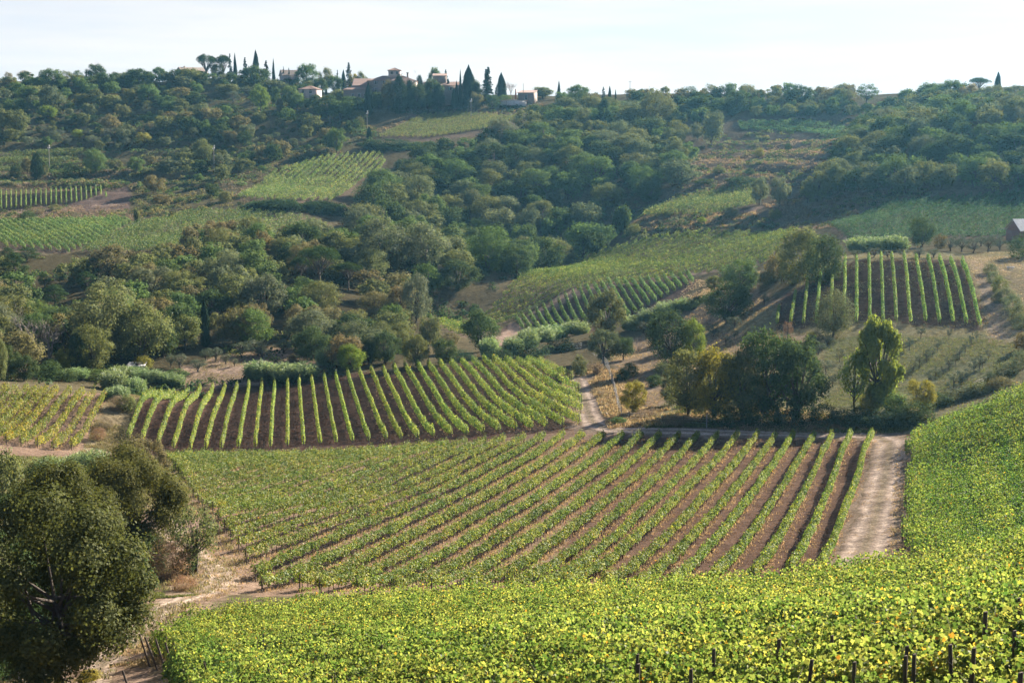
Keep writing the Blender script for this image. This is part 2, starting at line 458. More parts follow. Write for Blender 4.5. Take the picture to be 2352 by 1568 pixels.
# near vineyard: paler straw-covered soil to the left, darker turned soil to the right
paint([(380, 1040), (1250, 990), (1900, 985), (2040, 985), (1965, 1310), (590, 1370), (400, 1180)], (0.205, 0.145, 0.105))
paint([(1400, 1000), (2015, 1000), (1930, 1310), (1500, 1350), (1250, 1340), (1330, 1150)], (0.125, 0.080, 0.060), 0.85)
# ploughed middle vineyard
paint([(290, 1040), (365, 905), (800, 860), (1250, 828), (1345, 900), (1338, 985), (900, 1035)], PLOUGH)
paint([(1000, 870), (1250, 828), (1345, 900), (1338, 985), (1150, 1000)], (0.13, 0.09, 0.065), 0.55)
paint([(-80, 1050), (-80, 900), (240, 905), (245, 930), (160, 1050)], (0.22, 0.155, 0.115))
paint([(160, 1050), (245, 905), (340, 905), (270, 1045)], (0.22, 0.18, 0.11))
# upper right vineyard
paint([(1770, 765), (1800, 680), (1900, 610), (2210, 598), (2262, 760)], (0.095, 0.066, 0.052))
# far vineyards
paint([(1150, 755), (1290, 680), (1590, 630), (1600, 652), (1450, 735), (1170, 785)], (0.105, 0.075, 0.062))
paint([(-60, 450), (300, 430), (300, 480), (-60, 500)], (0.13, 0.095, 0.08))
for pl in ([(985, 735), (1060, 775), (1150, 745), (1300, 672), (1590, 632), (1760, 605), (1830, 530), (1590, 535), (1450, 560), (1300, 610), (1150, 690)],
           [(870, 325), (940, 262), (1200, 260), (1180, 300), (1000, 325)], [(540, 460), (620, 400), (720, 365), (870, 352), (890, 375), (830, 420), (770, 470), (650, 470)],
           [(180, 580), (300, 520), (420, 490), (560, 487), (700, 500), (760, 520), (600, 545), (450, 560), (330, 578)], [(-60, 515), (270, 500), (305, 510), (230, 560), (160, 582), (-60, 575)],
           [(1450, 505), (1480, 480), (1640, 440), (1730, 425), (1735, 470), (1620, 505)], [(1900, 525), (1960, 562), (2085, 552), (2400, 545), (2400, 436), (2200, 455), (2050, 470)]):
    paint(pl, (0.15, 0.115, 0.085))
paint_strip([(1120, 800), (1190, 745), (1290, 688), (1400, 655), (1590, 628), (1650, 622), (1720, 615)], 2.2, (0.29, 0.215, 0.17))
paint_strip([(1450, 510), (1600, 510), (1740, 478)], 1.6, (0.26, 0.19, 0.145))
paint_strip([(530, 468), (650, 474), (780, 474)], 1.3, (0.25, 0.185, 0.14))
paint_strip([(0, 492), (80, 482), (260, 470)], 1.8, (0.26, 0.19, 0.15))
paint_strip([(820, 326), (1000, 328)], 1.0, (0.2, 0.18, 0.1))
paint_strip([(2245, 600), (2262, 650), (2285, 740), (2290, 780)], 1.4, (0.30, 0.24, 0.18))
# banks of the ditch and of the track behind the near vineyard
paint([(1345, 850), (1420, 850), (1480, 950), (1500, 985), (1380, 985)], (0.21, 0.165, 0.11))
paint([(1480, 955), (2080, 965), (2090, 1000), (1480, 990)], (0.10, 0.08, 0.05))
# left corner
paint([(-60, 1050), (250, 1050), (420, 1060), (400, 1180), (560, 1300), (430, 1400), (330, 1480), (200, 1600), (-200, 1600)], (0.13, 0.105, 0.065))
paint([(345, 1370), (450, 1370), (480, 1345), (400, 1345)], (0.13, 0.15, 0.05), 0.8)
paint([(350, 1150), (420, 1160), (600, 1340), (520, 1380), (420, 1300)], (0.25, 0.18, 0.135), 0.8)
paint([(230, 1520), (420, 1440), (420, 1560), (300, 1640)], (0.24, 0.17, 0.12), 0.7)
paint([(330, 1520), (440, 1440), (1000, 1400), (2352, 1290), (2700, 1290), (2700, 2300), (300, 2300)], (0.17, 0.13, 0.085))
paint([(2060, 1300), (2092, 1000), (2352, 900), (2700, 830), (2700, 1270), (2352, 1262)], (0.15, 0.11, 0.075))
MAIN_TRACK = [(1960, 1310), (1992, 1245), (2012, 1185), (2028, 1120), (2040, 1060), (2045, 1018), (2020, 1002), (1960, 999), (1880, 998), (1780, 996), (1650, 994), (1500, 990), (1410, 988), (1365, 976), (1350, 945), (1338, 905), (1325, 865)]
LEFT_TRACK = [(361, 1159), (383, 1213), (428, 1258), (473, 1290), (519, 1321), (470, 1360), (383, 1393), (338, 1429), (252, 1506), (203, 1568), (180, 1610)]
paint_strip(MAIN_TRACK, 3.4, (0.24, 0.185, 0.14), 0.9)
paint_strip(LEFT_TRACK, 3.0, (0.25, 0.18, 0.135), 0.8)
paint_strip(LEFT_TRACK[3:7], 0.9, (0.36, 0.29, 0.23), 0.8)
_q = vnoise(_GX / 9, _GY / 9, 21)[..., None] * 0.5 + vnoise(_GX / 1.7, _GY / 1.7, 22)[..., None] * 0.5
SOIL *= 1 + 0.55 * _q

def ground_material(name, attr=True, base=(0.3, 0.24, 0.19)):
    m, n, l = new_mat(name)
    tcn = n.new('ShaderNodeTexCoord')
    if attr:
        a = n.new('ShaderNodeAttribute'); a.attribute_name = 'soil'; src = a.outputs['Color']
    else:
        a = n.new('ShaderNodeRGB'); a.outputs[0].default_value = (*base, 1); src = a.outputs[0]
    n1 = n.new('ShaderNodeTexNoise'); n1.inputs['Scale'].default_value = 0.9; n1.inputs['Detail'].default_value = 8; n1.inputs['Roughness'].default_value = 0.7
    n2 = n.new('ShaderNodeTexNoise'); n2.inputs['Scale'].default_value = 5.0; n2.inputs['Detail'].default_value = 4
    l.new(tcn.outputs['Object'], n1.inputs['Vector']); l.new(tcn.outputs['Object'], n2.inputs['Vector'])
    r1 = n.new('ShaderNodeValToRGB')
    r1.color_ramp.elements[0].position, r1.color_ramp.elements[0].color = 0.3, (0.55, 0.55, 0.56, 1)
    r1.color_ramp.elements[1].position, r1.color_ramp.elements[1].color = 0.7, (1.45, 1.42, 1.38, 1)
    l.new(n1.outputs['Fac'], r1.inputs['Fac'])
    r2 = n.new('ShaderNodeValToRGB')
    r2.color_ramp.elements[0].position, r2.color_ramp.elements[0].color = 0.35, (0.7, 0.7, 0.7, 1)
    r2.color_ramp.elements[1].position, r2.color_ramp.elements[1].color = 0.65, (1.25, 1.25, 1.25, 1)
    l.new(n2.outputs['Fac'], r2.inputs['Fac'])
    m1 = n.new('ShaderNodeMixRGB'); m1.blend_type = 'MULTIPLY'; m1.inputs['Fac'].default_value = 1
    m2 = n.new('ShaderNodeMixRGB'); m2.blend_type = 'MULTIPLY'; m2.inputs['Fac'].default_value = 1
    l.new(src, m1.inputs['Color1']); l.new(r1.outputs['Color'], m1.inputs['Color2'])
    l.new(m1.outputs['Color'], m2.inputs['Color1']); l.new(r2.outputs['Color'], m2.inputs['Color2'])
    d = n.new('ShaderNodeBsdfDiffuse'); d.inputs['Roughness'].default_value = 0.6
    l.new(m2.outputs['Color'], d.inputs['Color'])
    b = n.new('ShaderNodeBump'); b.inputs['Strength'].default_value = 0.9; b.inputs['Distance'].default_value = 0.35
    l.new(n1.outputs['Fac'], b.inputs['Height']); l.new(b.outputs['Normal'], d.inputs['Normal'])
    o = n.new('ShaderNodeOutputMaterial'); l.new(d.outputs[0], o.inputs['Surface'])
    return m

M_GROUND = ground_material('earth_and_grass')

def build_ground():
    v = np.stack([_GX, _GY, _H], -1).reshape(-1, 3)
    i = np.arange(NT - 1)[:, None] * NS + np.arange(NS - 1)[None]
    f = np.stack([i, i + 1, i + NS + 1, i + NS], -1).reshape(-1, 4)
    me = np_mesh('hillside_ground', v, [(f, 0)], [M_GROUND])
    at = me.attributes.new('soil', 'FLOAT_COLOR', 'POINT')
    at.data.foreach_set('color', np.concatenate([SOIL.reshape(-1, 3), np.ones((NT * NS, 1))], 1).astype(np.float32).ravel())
    me.polygons.foreach_set('use_smooth', np.ones(len(f), bool))
    tag(link('hillside_ground', me), kind='structure')
build_ground()

def resample(pts, step):
    pts = np.asarray(pts, float)
    d = np.concatenate([[0], np.cumsum(np.linalg.norm(np.diff(pts, axis=0), axis=1))])
    n = max(2, int(d[-1] / step) + 1)
    t = np.linspace(0, d[-1], n)
    return np.stack([np.interp(t, d, pts[:, k]) for k in range(pts.shape[1])], 1), d[-1]

def smooth_line(pts, it=3):
    p = np.asarray(pts, float)
    for _ in range(it):
        q = p.copy(); q[1:-1] = (p[:-2] + 2 * p[1:-1] + p[2:]) / 4; p = q
    return p

def track(name, line, half, seed):
    """a worn dirt track laid over the ground, its edges ragged, two wheel ruts pressed in"""
    c, L = resample([ground(*p)[:2] for p in line], 0.6)
    c = smooth_line(c, 12)
    d = np.gradient(c, axis=0); d /= np.linalg.norm(d, axis=1)[:, None]
    nrm = np.stack([-d[:, 1], d[:, 0]], 1)
    k = 21; u = np.linspace(-1, 1, k)
    s = np.arange(len(c))
    edge = half * (1 + 0.28 * vnoise(s / 9.0, s * 0 + seed, 31) + 0.16 * vnoise(s / 2.2, s * 0 + seed, 32))
    P = c[:, None] + nrm[:, None] * (u[None, :, None] * edge[:, None, None])
    z = H(P[..., 0], P[..., 1]) + 0.08 - 0.12 * np.abs(u)[None] ** 6 - 0.05 * np.exp(-((np.abs(u)[None] - 0.5) / 0.16) ** 2)
    v = np.concatenate([P, z[..., None]], -1).reshape(-1, 3)
    i = np.arange(len(c) - 1)[:, None] * k + np.arange(k - 1)[None]
    f = np.stack([i, i + 1, i + k + 1, i + k], -1).reshape(-1, 4)
    me = np_mesh(name, v, [(f, 0)], [M_GROUND])
    au = np.abs(u)[None] + 0.10 * vnoise(P[..., 0] / 1.7, P[..., 1] / 1.7, 33)
    rut = np.exp(-((au - 0.48) / 0.17) ** 2)[..., None]; mid = np.exp(-(au / 0.22) ** 2)[..., None]; rim = sstep(0.72, 1.0, au)[..., None]
    colr = np.array((0.30, 0.232, 0.185)) * (1 - rut) + np.array((0.43, 0.345, 0.28)) * rut
    colr = colr * (1 - 0.55 * mid) + np.array((0.20, 0.17, 0.10)) * 0.55 * mid
    colr = colr * (1 - rim) + np.array((0.19, 0.15, 0.10)) * rim
    colr = colr * (1 + 0.5 * vnoise(P[..., 0] / 2.5, P[..., 1] / 2.5, 34) + 0.4 * vnoise(P[..., 0] / 0.7, P[..., 1] / 0.7, 35))[..., None]
    me.attributes.new('soil', 'FLOAT_COLOR', 'POINT').data.foreach_set('color', np.concatenate([colr.reshape(-1, 3), np.ones((len(v), 1))], 1).astype(np.float32).ravel())
    me.polygons.foreach_set('use_smooth', np.ones(len(f), bool))
    tag(link(name, me), kind='structure')
track('dirt_track', MAIN_TRACK, 2.3, 1)
track('dirt_track', LEFT_TRACK[:6], 1.5, 2)
track('dirt_track', LEFT_TRACK[5:], 1.3, 3)

# ---------------------------------------------------------------- vine rows: each row is one thing
ORD = ['', 'first', 'second', 'third', 'fourth', 'fifth', 'sixth', 'seventh', 'eighth', 'ninth', 'tenth', 'eleventh', 'twelfth', 'thirteenth', 'fourteenth', 'fifteenth',
       'sixteenth', 'seventeenth', 'eighteenth', 'nineteenth']
TENS = {2: 'twenty', 3: 'thirty', 4: 'forty', 5: 'fifty', 6: 'sixty', 7: 'seventy'}
def ordinal(n):
    if n < 20: return ORD[n]
    return (TENS[n // 10][:-1] + 'ieth') if n % 10 == 0 else TENS[n // 10] + '-' + ORD[n % 10]

_post = Mesh()
_post.tube([(0, 0, 0), (0.01, 0, 0.5), (0, 0, 1)], [0.5, 0.48, 0.45], 7)
POST_ME = _post.build('post', [M_POST])
POST_PALE = _post.build('post', [M_PALEPOST])
ROW_COUNT = [0]

def row_leaf_count(L, rho): return int(L * rho)

def vine_row(pts, label, group, rho=90, leaf=0.2, half=0.33, h0=0.45, h1=1.85, color=(0.1, 0.13, 0.0362), posts=0.0, seed=0, stems=True, lobed=False, gap=0.25, ends=True, wires=False):
    """pts: ground polyline in x, y.  Leaves, canes and stems are the row's own mesh; its posts are parts."""
    r = np.random.default_rng(seed * 7919 + 13)
    c, L = resample(pts, 0.5)
    if L < 1.2: return None
    n = row_leaf_count(L, rho)
    d = (c[-1] - c[0]) / (np.linalg.norm(c[-1] - c[0]) + 1e-9)
    nr = np.array([-d[1], d[0]])
    t = r.random(n) * L
    # vigour of the single vines along the row
    vig = 1 + 0.9 * gap * (vnoise(t / 1.1, t * 0 + seed, 41) + vnoise(t / 5.0, t * 0 + seed, 42)) * 2
    keep = r.random(n) < np.clip(vig, 0.15, 1.6) / 1.25
    t = t[keep]; vig = vig[keep]; n = len(t)
    hh = r.beta(1.35, 1.05, n)
    top = h1 * (1 + 0.20 * vnoise(t / 0.7, t * 0 + seed, 43) + 0.22 * vnoise(t / 3.0, t * 0 + seed, 44))
    bot = h0 * (1 + 0.8 * vnoise(t / 0.9, t * 0 + seed, 45))
    z = bot + hh * (top - bot)
    shoot = r.random(n) < 0.06
    z = np.where(shoot, top + r.random(n) * 0.4, z)
    w = half * (0.55 + 0.75 * np.sin(math.pi * np.clip(hh * 0.85 + 0.1, 0, 1))) * (0.8 + 0.5 * (vig - 0.7))
    w = np.where(shoot, 0.12, w)
    side = np.sign(r.random(n) - 0.5) * np.sqrt(r.random(n)) * w * 1.15
    wob = 0.12 * vnoise(t / 6.0, t * 0 + seed, 46)
    fx = np.interp(t, np.linspace(0, L, len(c)), c[:, 0]) + nr[0] * (side + wob)
    fy = np.interp(t, np.linspace(0, L, len(c)), c[:, 1]) + nr[1] * (side + wob)
    C = np.stack([fx, fy, H(fx, fy) + z], 1)
    out = np.stack([nr[0] * side, nr[1] * side, (hh - 0.35) * w], 1)
    N = unit(out) * 0.9 + rdir(r, n) * 0.75 + np.array([0, 0, 0.45])
    sz = leaf * r.uniform(0.65, 1.3, n)
    vs, fs = [], []
    if lobed:
        tang = np.stack([r.normal(0, 0.6, n), r.normal(0, 0.6, n), -np.ones(n)], 1)
        lv = lobed_leaves(r, C, N, sz, tang)
        vs.append(lv); fs.append((np.arange(12 * n).reshape(n, 12), 0)); base = 12 * n
    else:
        vs.append(leaf_quads(r, C, N, sz, 0.85)); fs.append((quad_idx(n), 0)); base = 4 * n
    if stems:
        m = Mesh()
        for tt in np.arange(0.5, L, 1.15):
            x = np.interp(tt, np.linspace(0, L, len(c)), c[:, 0]); y = np.interp(tt, np.linspace(0, L, len(c)), c[:, 1])
            zz = float(H(x, y))
            j = r.normal(0, 0.07, 4)
            m.tube([(x, y, zz - 0.1), (x + j[0], y + j[1], zz + 0.45), (x + j[2], y + j[3], zz + 0.95)], [0.045, 0.035, 0.028], 3)
        if lobed:      # red-brown canes arching out of the canopy
            for q in range(int(L * 1.6)):
                tt = r.random() * L
                x = np.interp(tt, np.linspace(0, L, len(c)), c[:, 0]); y = np.interp(tt, np.linspace(0, L, len(c)), c[:, 1])
                zz = float(H(x, y)) + h1 * 0.75
                a = r.normal(0, 0.35, 3)
                m.tube([(x, y, zz), (x + a[0] * .5, y + a[1] * .5, zz + 0.35), (x + a[0] * 1.2, y + a[1] * 1.2, zz + 0.5 + abs(a[2]) * .5)], [0.008, 0.006, 0.004], 3)
        if m.n:
            vv = np.concatenate(m.v); vs.append(vv)
            for f, _ in m.f: fs.append((f + base, 1))
    V = np.concatenate(vs)
    o0 = np.array([c[0, 0], c[0, 1], float(H(c[0, 0], c[0, 1]))])
    me = np_mesh('vine_row', V - o0, fs, [M_VINE, M_BARK])
    o = link('vine_row', me, loc=o0)
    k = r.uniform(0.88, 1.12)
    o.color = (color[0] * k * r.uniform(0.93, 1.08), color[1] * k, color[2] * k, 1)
    tag(o, label, 'vine row', group)
    if posts:
        tt = list(np.arange(0.15, L, posts)) + ([L - 0.15] if ends else [])
        for q, a in enumerate(tt):
            x = np.interp(a, np.linspace(0, L, len(c)), c[:, 0]); y = np.interp(a, np.linspace(0, L, len(c)), c[:, 1])
            po = link('post', POST_ME, o)
            h = h1 * r.uniform(1.0, 1.12)
            po.location = (x - o0[0], y - o0[1], float(H(x, y)) - o0[2] - 0.05)
            thick = 0.11 if q in (0, len(tt) - 1) else 0.075
            po.scale = (thick, thick, h)
            po.rotation_euler = (r.normal(0, 0.03), r.normal(0, 0.03), r.random() * 6)
    if wires:
        m = Mesh(); tt = np.arange(0, len(c), 4)
        for q in (0.8, 1.25):
            xy = c[tt]; m.tube(np.stack([xy[:, 0] - o0[0], xy[:, 1] - o0[1], H(xy[:, 0], xy[:, 1]) - o0[2] + q * h1 / 1.45], 1), 0.006, 3)
        link('trellis_wire', m.build('trellis_wire', [M_PALEPOST]), o)
    ROW_COUNT[0] += 1
    return o

def interp_guides(guides, n0, n1):
    """guides: {index: ((x,y) start, (x,y) end)} in world; returns the rows n0..n1"""
    ks = sorted(guides)
    out = []
    for i in range(n0, n1 + 1):
        row = []
        for e in (0, 1):
            row.append([np.interp(i, ks, [guides[k][e][q] for k in ks]) for q in (0, 1)])
        out.append(row)
    return out

def guide_world(g, cv=0, dy0=0, dy1=0):
    f = CONV[cv]
    o = {}
    for k, (a, b) in g.items():
        A = f(*a); B = f(*b)
        o[k] = (ground(A[0], A[1] + dy0)[:2], ground(B[0], B[1] + dy1)[:2])
    return o

def clip_rows(poly, direction, spacing, shift=0.0):
    """parallel rows filling a field polygon (world x, y)"""
    d = np.array(direction) / np.linalg.norm(direction); n = np.array([-d[1], d[0]])
    P = np.array(poly); a = P @ n; u = P @ d
    rows = []
    for s in np.arange(a.min() + spacing * 0.5 + shift, a.max(), spacing):
        xs = []
        for i in range(len(P)):
            j = (i + 1) % len(P)
            if (a[i] > s) != (a[j] > s):
                f = (s - a[i]) / (a[j] - a[i]); xs.append(u[i] + f * (u[j] - u[i]))
        xs.sort()
        for q in range(0, len(xs) - 1, 2):
            if xs[q + 1] - xs[q] > 3: rows.append((d * xs[q] + n * s, d * xs[q + 1] + n * s))
    return rows

ROWS_FOR_GRASS = []
CANOPY = []

# --- near vineyard: row 0 stands by the dirt track
g = {}
tops = [2002, 1953, 1911, 1870, 1823, 1782, 1740, 1695, 1649, 1603, 1560, 1516, 1473, 1431, 1386, 1340, 1295, 1247]
bots = [(1900, 1290), (1832, 1298), (1752, 1310), (1666, 1320), (1579, 1330), (1508, 1335), (1434, 1338), (1351, 1340), (1293, 1342), (1227, 1344), (1146, 1345), (1065, 1345), (985, 1346), (905, 1347), (825, 1347), (745, 1347), (662, 1347), (585, 1318)]
for i in range(18):
    g[i] = (bots[i], (tops[i], 1010 if i > 1 else 1008))
gw = guide_world(g)
NEAR = interp_guides(gw, 0, 16)
# the rows further left keep on parallel, cut by the left headland and by the track at the top
_A, _B = np.array(NEAR[16][0]), np.array(NEAR[16][1]); _u = (_B - _A) / np.linalg.norm(_B - _A); _nl = np.array([-_u[1], _u[0]])
_L0, _L1 = ground(588, 1340)[:2], ground(383, 1064)[:2]
_T0, _T1 = NEAR[16][1], ground(395, 1052)[:2]
def _cut(P0, P1, p):
    P0, P1 = np.array(P0), np.array(P1); e = P1 - P0
    M = np.array([_u, -e]).T; t, k = np.linalg.solve(M, P0 - p)
    return p + _u * t
for i in range(17, 40):
    p = _A + _nl * 3.0 * (i - 16)
    a, b = _cut(_L0, _L1, p), _cut(_T0, _T1, p)
    if (b - a) @ _u < 6: break
    NEAR.append((a, b))
for i, (a, b) in enumerate(NEAR):
    lab = 'vine row beside the wide dirt track, first of the large near vineyard' if i == 0 else '%s vine row from the dirt track in the large near vineyard' % ordinal(i + 1)
    if i < 17:
        e = np.array(a) - np.array(b); a = np.array(a) + e / np.linalg.norm(e) * (8.0 if i < 15 else 5.0)
    vine_row([a, b], lab, 'vine rows of the large near vineyard', 240, 0.17, 0.25, 0.62, 1.38, (0.165, 0.19, 0.0493), 7.0, 100 + i, gap=0.35)
    ROWS_FOR_GRASS.append((a, b, 1.0))

# --- ploughed middle vineyard
cb = [(295, 1015), (327, 1019), (363, 1028), (399, 1034), (437, 1036), (473, 1035), (509, 1034), (548, 1032), (586, 1031), (621, 1030), (660, 1027), (697, 1024), (735, 1022), (772, 1020), (810, 1018), (848, 1016), (888, 1014), (922, 1012), (960, 1009), (995, 1006), (1037, 1004), (1073, 1002), (1110, 998), (1147, 994), (1185, 991), (1222, 988), (1256, 985), (1293, 982), (1331, 977), (1335, 950), (1336, 926), (1330, 900), (1314, 874)]
ct = [(372, 893), (401, 890), (433, 887), (460, 881), (489, 879), (518, 876), (545, 874), (573, 869), (602, 867), (631, 867), (661, 865), (687, 859), (716, 856), (744, 852), (770, 849), (798, 847), (826, 844), (852, 838), (879, 838), (904, 846 - 15), (929, 825), (958, 823), (983, 821), (1009, 818), (1034, 816), (1060, 812), (1085, 809), (1110, 806), (1131, 804), (1160, 806), (1186, 806), (1208, 804), (1236, 806)]
g = {i: (cb[i], (ct[i][0], ct[i][1] + 19 + max(0, i - 18) * 0.9)) for i in range(33)}
gw = guide_world(g)
for i, (a, b) in enumerate(interp_guides(gw, 0, 32)):
    lab = '%s vine row from the left in the ploughed middle vineyard' % ordinal(i + 1)
    vine_row([a, b], lab, 'vine rows of the ploughed middle vineyard', 130, 0.2, 0.22, 0.35, 1.65, (0.165, 0.195, 0.0522), 9.0, 200 + i, gap=0.18)
    if i > 15: ROWS_FOR_GRASS.append((a, b, 0.35))

# --- small vineyard at the left edge
g = {0: ((365, 385), (540, 118)), 1: ((272, 385), (482, 110)), 2: ((190, 372), (425, 105)), 3: ((106, 365), (360, 100)), 4: ((30, 355), (292, 98)), 9: ((-330, 330), (40, 88)), 11: ((-480, 320), (-60, 84))}
for i, (a, b) in enumerate(interp_guides(guide_world(g, 9), 0, 11)):
    lab = '%s yellowing vine row from the right in the small vineyard at the left edge' % ordinal(i + 1)
    vine_row([a, b], lab, 'vine rows of the small left vineyard', 125, 0.21, 0.28, 0.45, 1.75, (0.19, 0.185, 0.0348), 6.0, 250 + i, gap=0.5)
    ROWS_FOR_GRASS.append((a, b, 0.6))

# --- upper right vineyard on the knoll
ub = [(185, 705), (280, 700), (372, 705), (462, 700), (560, 700), (655, 695), (742, 690), (835, 682), (928, 690), (1018, 685), (1118, 695), (1222, 680), (1318, 688), (1415, 692), (1505, 698), (1602, 715)]
ut = [(203, 600), (318, 495), (403, 405), (492, 362), (577, 330), (662, 255), (741, 258), (826, 240), (911, 242), (987, 238), (1071, 242), (1153, 250), (1239, 252), (1317, 255), (1396, 265), (1477, 280)]
gw = guide_world({i: (ub[i], ut[i]) for i in range(16)}, 8)
for i, (a, b) in enumerate(interp_guides(gw, 0, 15)):
    lab = '%s bright green vine row from the left in the knoll vineyard at upper right' % ordinal(i + 1)
    vine_row([a, b], lab, 'vine rows of the knoll vineyard', 105, 0.23, 0.22, 0.3, 1.75, (0.125, 0.18, 0.0653), 0, 280 + i, gap=0.15)

# --- short rows below the long slope
g = {0: ((1110, 552), (1070, 497)), 5: ((905, 655), (805, 530)), 10: ((690, 775), (545, 548)), 16: ((345, 820), (265, 645)), 19: ((210, 865), (120, 715)), 22: ((40, 865), (-20, 785)), 23: ((-10, 860), (-60, 800))}
for i, (a, b) in enumerate(interp_guides(guide_world(g, 7), 0, 23)):
    lab = '%s short dark vine row from the right, below the pale headland track' % ordinal(i + 1)
    vine_row([a, b], lab, 'short vine rows below the headland track', 80, 0.26, 0.28, 0.3, 1.8, (0.085, 0.13, 0.0508), 0, 310 + i, gap=0.12)

# --- ladder vineyard far left
g = {0: ((-30, 1455), (-32, 1310)), 8: ((300, 1420), (300, 1300)), 16: ((640, 1385), (634, 1275)), 21: ((845, 1320), (842, 1268)), 22: ((890, 1345), (885, 1320))}
for i, (a, b) in enumerate(interp_guides(guide_world(g, 1), 0, 22)):
    lab = '%s upright vine row from the left in the ladder-like far left vineyard' % ordinal(i + 1)
    vine_row([a, b], lab, 'vine rows of the ladder-like far left vineyard', 60, 0.33, 0.22, 0.2, 1.9, (0.12, 0.16, 0.0725), 0, 340 + i, stems=False, gap=0.1)

# --- upper vineyard below the villa
g = {0: ((1015, 785), (1385, 612)), 9: ((1390, 790), (1745, 602)), 19: ((1830, 725), (2130, 618))}
for i, (a, b) in enumerate(interp_guides(guide_world(g, 2), 0, 19)):
    lab = '%s pale vine row from the left in the striped vineyard below the villa' % ordinal(i + 1)
    vine_row([a, b], lab, 'vine rows of the striped vineyard below the villa', 60, 0.33, 0.26, 0.2, 1.75, (0.18, 0.19, 0.0798), 0, 370 + i, stems=False, gap=0.15)

def field(poly, pair, spacing, label, group, seed, order=1, **kw):
    pw = gpoly(poly) if poly and len(poly[0]) == 2 else poly
    if isinstance(pair, (int, float)):
        d = (math.sin(pair), math.cos(pair))
    else:
        A, B = ground(*pair[0]), ground(*pair[1]); d = B[:2] - A[:2]
    rows = clip_rows(pw, d, spacing)
    stuff = kw.pop('stuff', False); ragged = kw.pop('ragged', 0); rj = random.Random(seed)
    rows.sort(key=lambda r_: order * (proj((*((r_[0] + r_[1]) / 2), float(H(*((r_[0] + r_[1]) / 2)))))[1]))
    for i, (a, b) in enumerate(rows):
        if ragged:
            dd = (b - a) / np.linalg.norm(b - a); a = a - dd * rj.uniform(-0.2, ragged); b = b + dd * rj.uniform(-0.2, ragged)
        pts = [a, b]
        if stuff:
            o = vine_row(pts, None, None, seed=seed + i, **kw)
            if o is not None: CANOPY.append(o)
        else:
            vine_row(pts, label % ordinal(i + 1), group, seed=seed + i, **kw)
    return rows

# order=-1 counts from the bottom (nearest) row upward
_r = field([(985, 738), (1060, 778), (1150, 748), (1300, 675), (1590, 634), (1760, 606), (1835, 528), (1590, 537), (1450, 562), (1300, 612), (1150, 692)], ((1600, 600), (1800, 531)), 3.3,
      '%s vine row up from the headland track on the long green slope', 'vine rows of the long green slope', 420, -1, rho=95, leaf=0.25, half=0.26, h0=0.3, h1=1.6, color=(0.19, 0.235, 0.066), stems=False, gap=0.2)
print('long', len(_r))
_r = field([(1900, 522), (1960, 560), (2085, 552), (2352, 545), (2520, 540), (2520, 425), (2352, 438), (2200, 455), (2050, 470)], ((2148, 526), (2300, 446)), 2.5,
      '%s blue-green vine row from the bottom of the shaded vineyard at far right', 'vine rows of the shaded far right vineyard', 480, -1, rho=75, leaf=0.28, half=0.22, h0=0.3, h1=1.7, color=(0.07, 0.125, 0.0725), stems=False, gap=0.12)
print('farright', len(_r))
_r = field([(1452, 503), (1485, 480), (1640, 442), (1728, 427), (1735, 472), (1620, 500), (1490, 504)], ((1480, 497), (1720, 450)), 2.6,
      '%s ragged vine row from the bottom of the strip vineyard above the pink path', 'vine rows of the strip vineyard', 540, -1, stuff=True, rho=60, leaf=0.32, half=0.28, h0=0.25, h1=1.85, color=(0.13, 0.155, 0.0725), stems=False, gap=0.6)
print('strip', len(_r))
_r = field([(540, 458), (620, 402), (720, 366), (870, 353), (888, 375), (830, 420), (770, 464), (650, 464)], ((600, 460), (760, 365)), 2.8,
      '%s dense vine row from the lower right of the sloping field in mid hill', 'vine rows of the sloping field in mid hill', 570, -1, stuff=True, rho=62, leaf=0.36, half=0.4, h0=0.25, h1=1.9, color=(0.15, 0.185, 0.07), stems=False, gap=0.65)
print('mid2', len(_r))
_r = field([(180, 580), (300, 522), (420, 492), (560, 489), (700, 502), (760, 522), (600, 547), (450, 562), (330, 580)], ((280, 560), (480, 495)), 2.8,
      '%s vine row from the lower edge of the field behind the left wood', 'vine rows of the field behind the left wood', 620, -1, stuff=True, rho=66, leaf=0.33, half=0.4, h0=0.25, h1=1.9, color=(0.14, 0.18, 0.07), stems=False, gap=0.65)
print('left2', len(_r))
_a, _b = CONV[5](130, 190), CONV[5](480, 410)
_r = field([(-60, 515), (0, 510), (150, 507), (270, 502), (303, 512), (230, 560), (160, 582), (0, 568), (-60, 562)], (_b, _a), 2.5,
      '%s slanting vine row from the bottom of the leftmost far vineyard', 'vine rows of the leftmost far vineyard', 660, -1, rho=64, leaf=0.32, half=0.24, h0=0.25, h1=1.75, color=(0.105, 0.145, 0.0725), stems=False, gap=0.2)
print('left3', len(_r))
_r = field([(-60, 395), (-60, 366), (0, 362), (100, 351), (195, 346), (180, 366), (130, 389), (0, 396)], ((0, 388), (150, 354)), 2.8,
      '%s vine row from the lower edge of the narrow terrace vineyard, far left', 'vine rows of the narrow terrace vineyard', 700, -1, stuff=True, rho=50, leaf=0.4, half=0.4, h0=0.25, h1=1.8, color=(0.13, 0.155, 0.0725), stems=False, gap=0.6)
print('left4', len(_r))
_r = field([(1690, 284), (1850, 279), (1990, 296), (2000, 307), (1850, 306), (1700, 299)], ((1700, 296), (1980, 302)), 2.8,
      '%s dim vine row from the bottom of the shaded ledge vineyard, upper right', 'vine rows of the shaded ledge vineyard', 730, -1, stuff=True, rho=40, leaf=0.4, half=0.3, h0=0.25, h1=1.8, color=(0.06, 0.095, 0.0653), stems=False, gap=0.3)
print('ledge', len(_r))
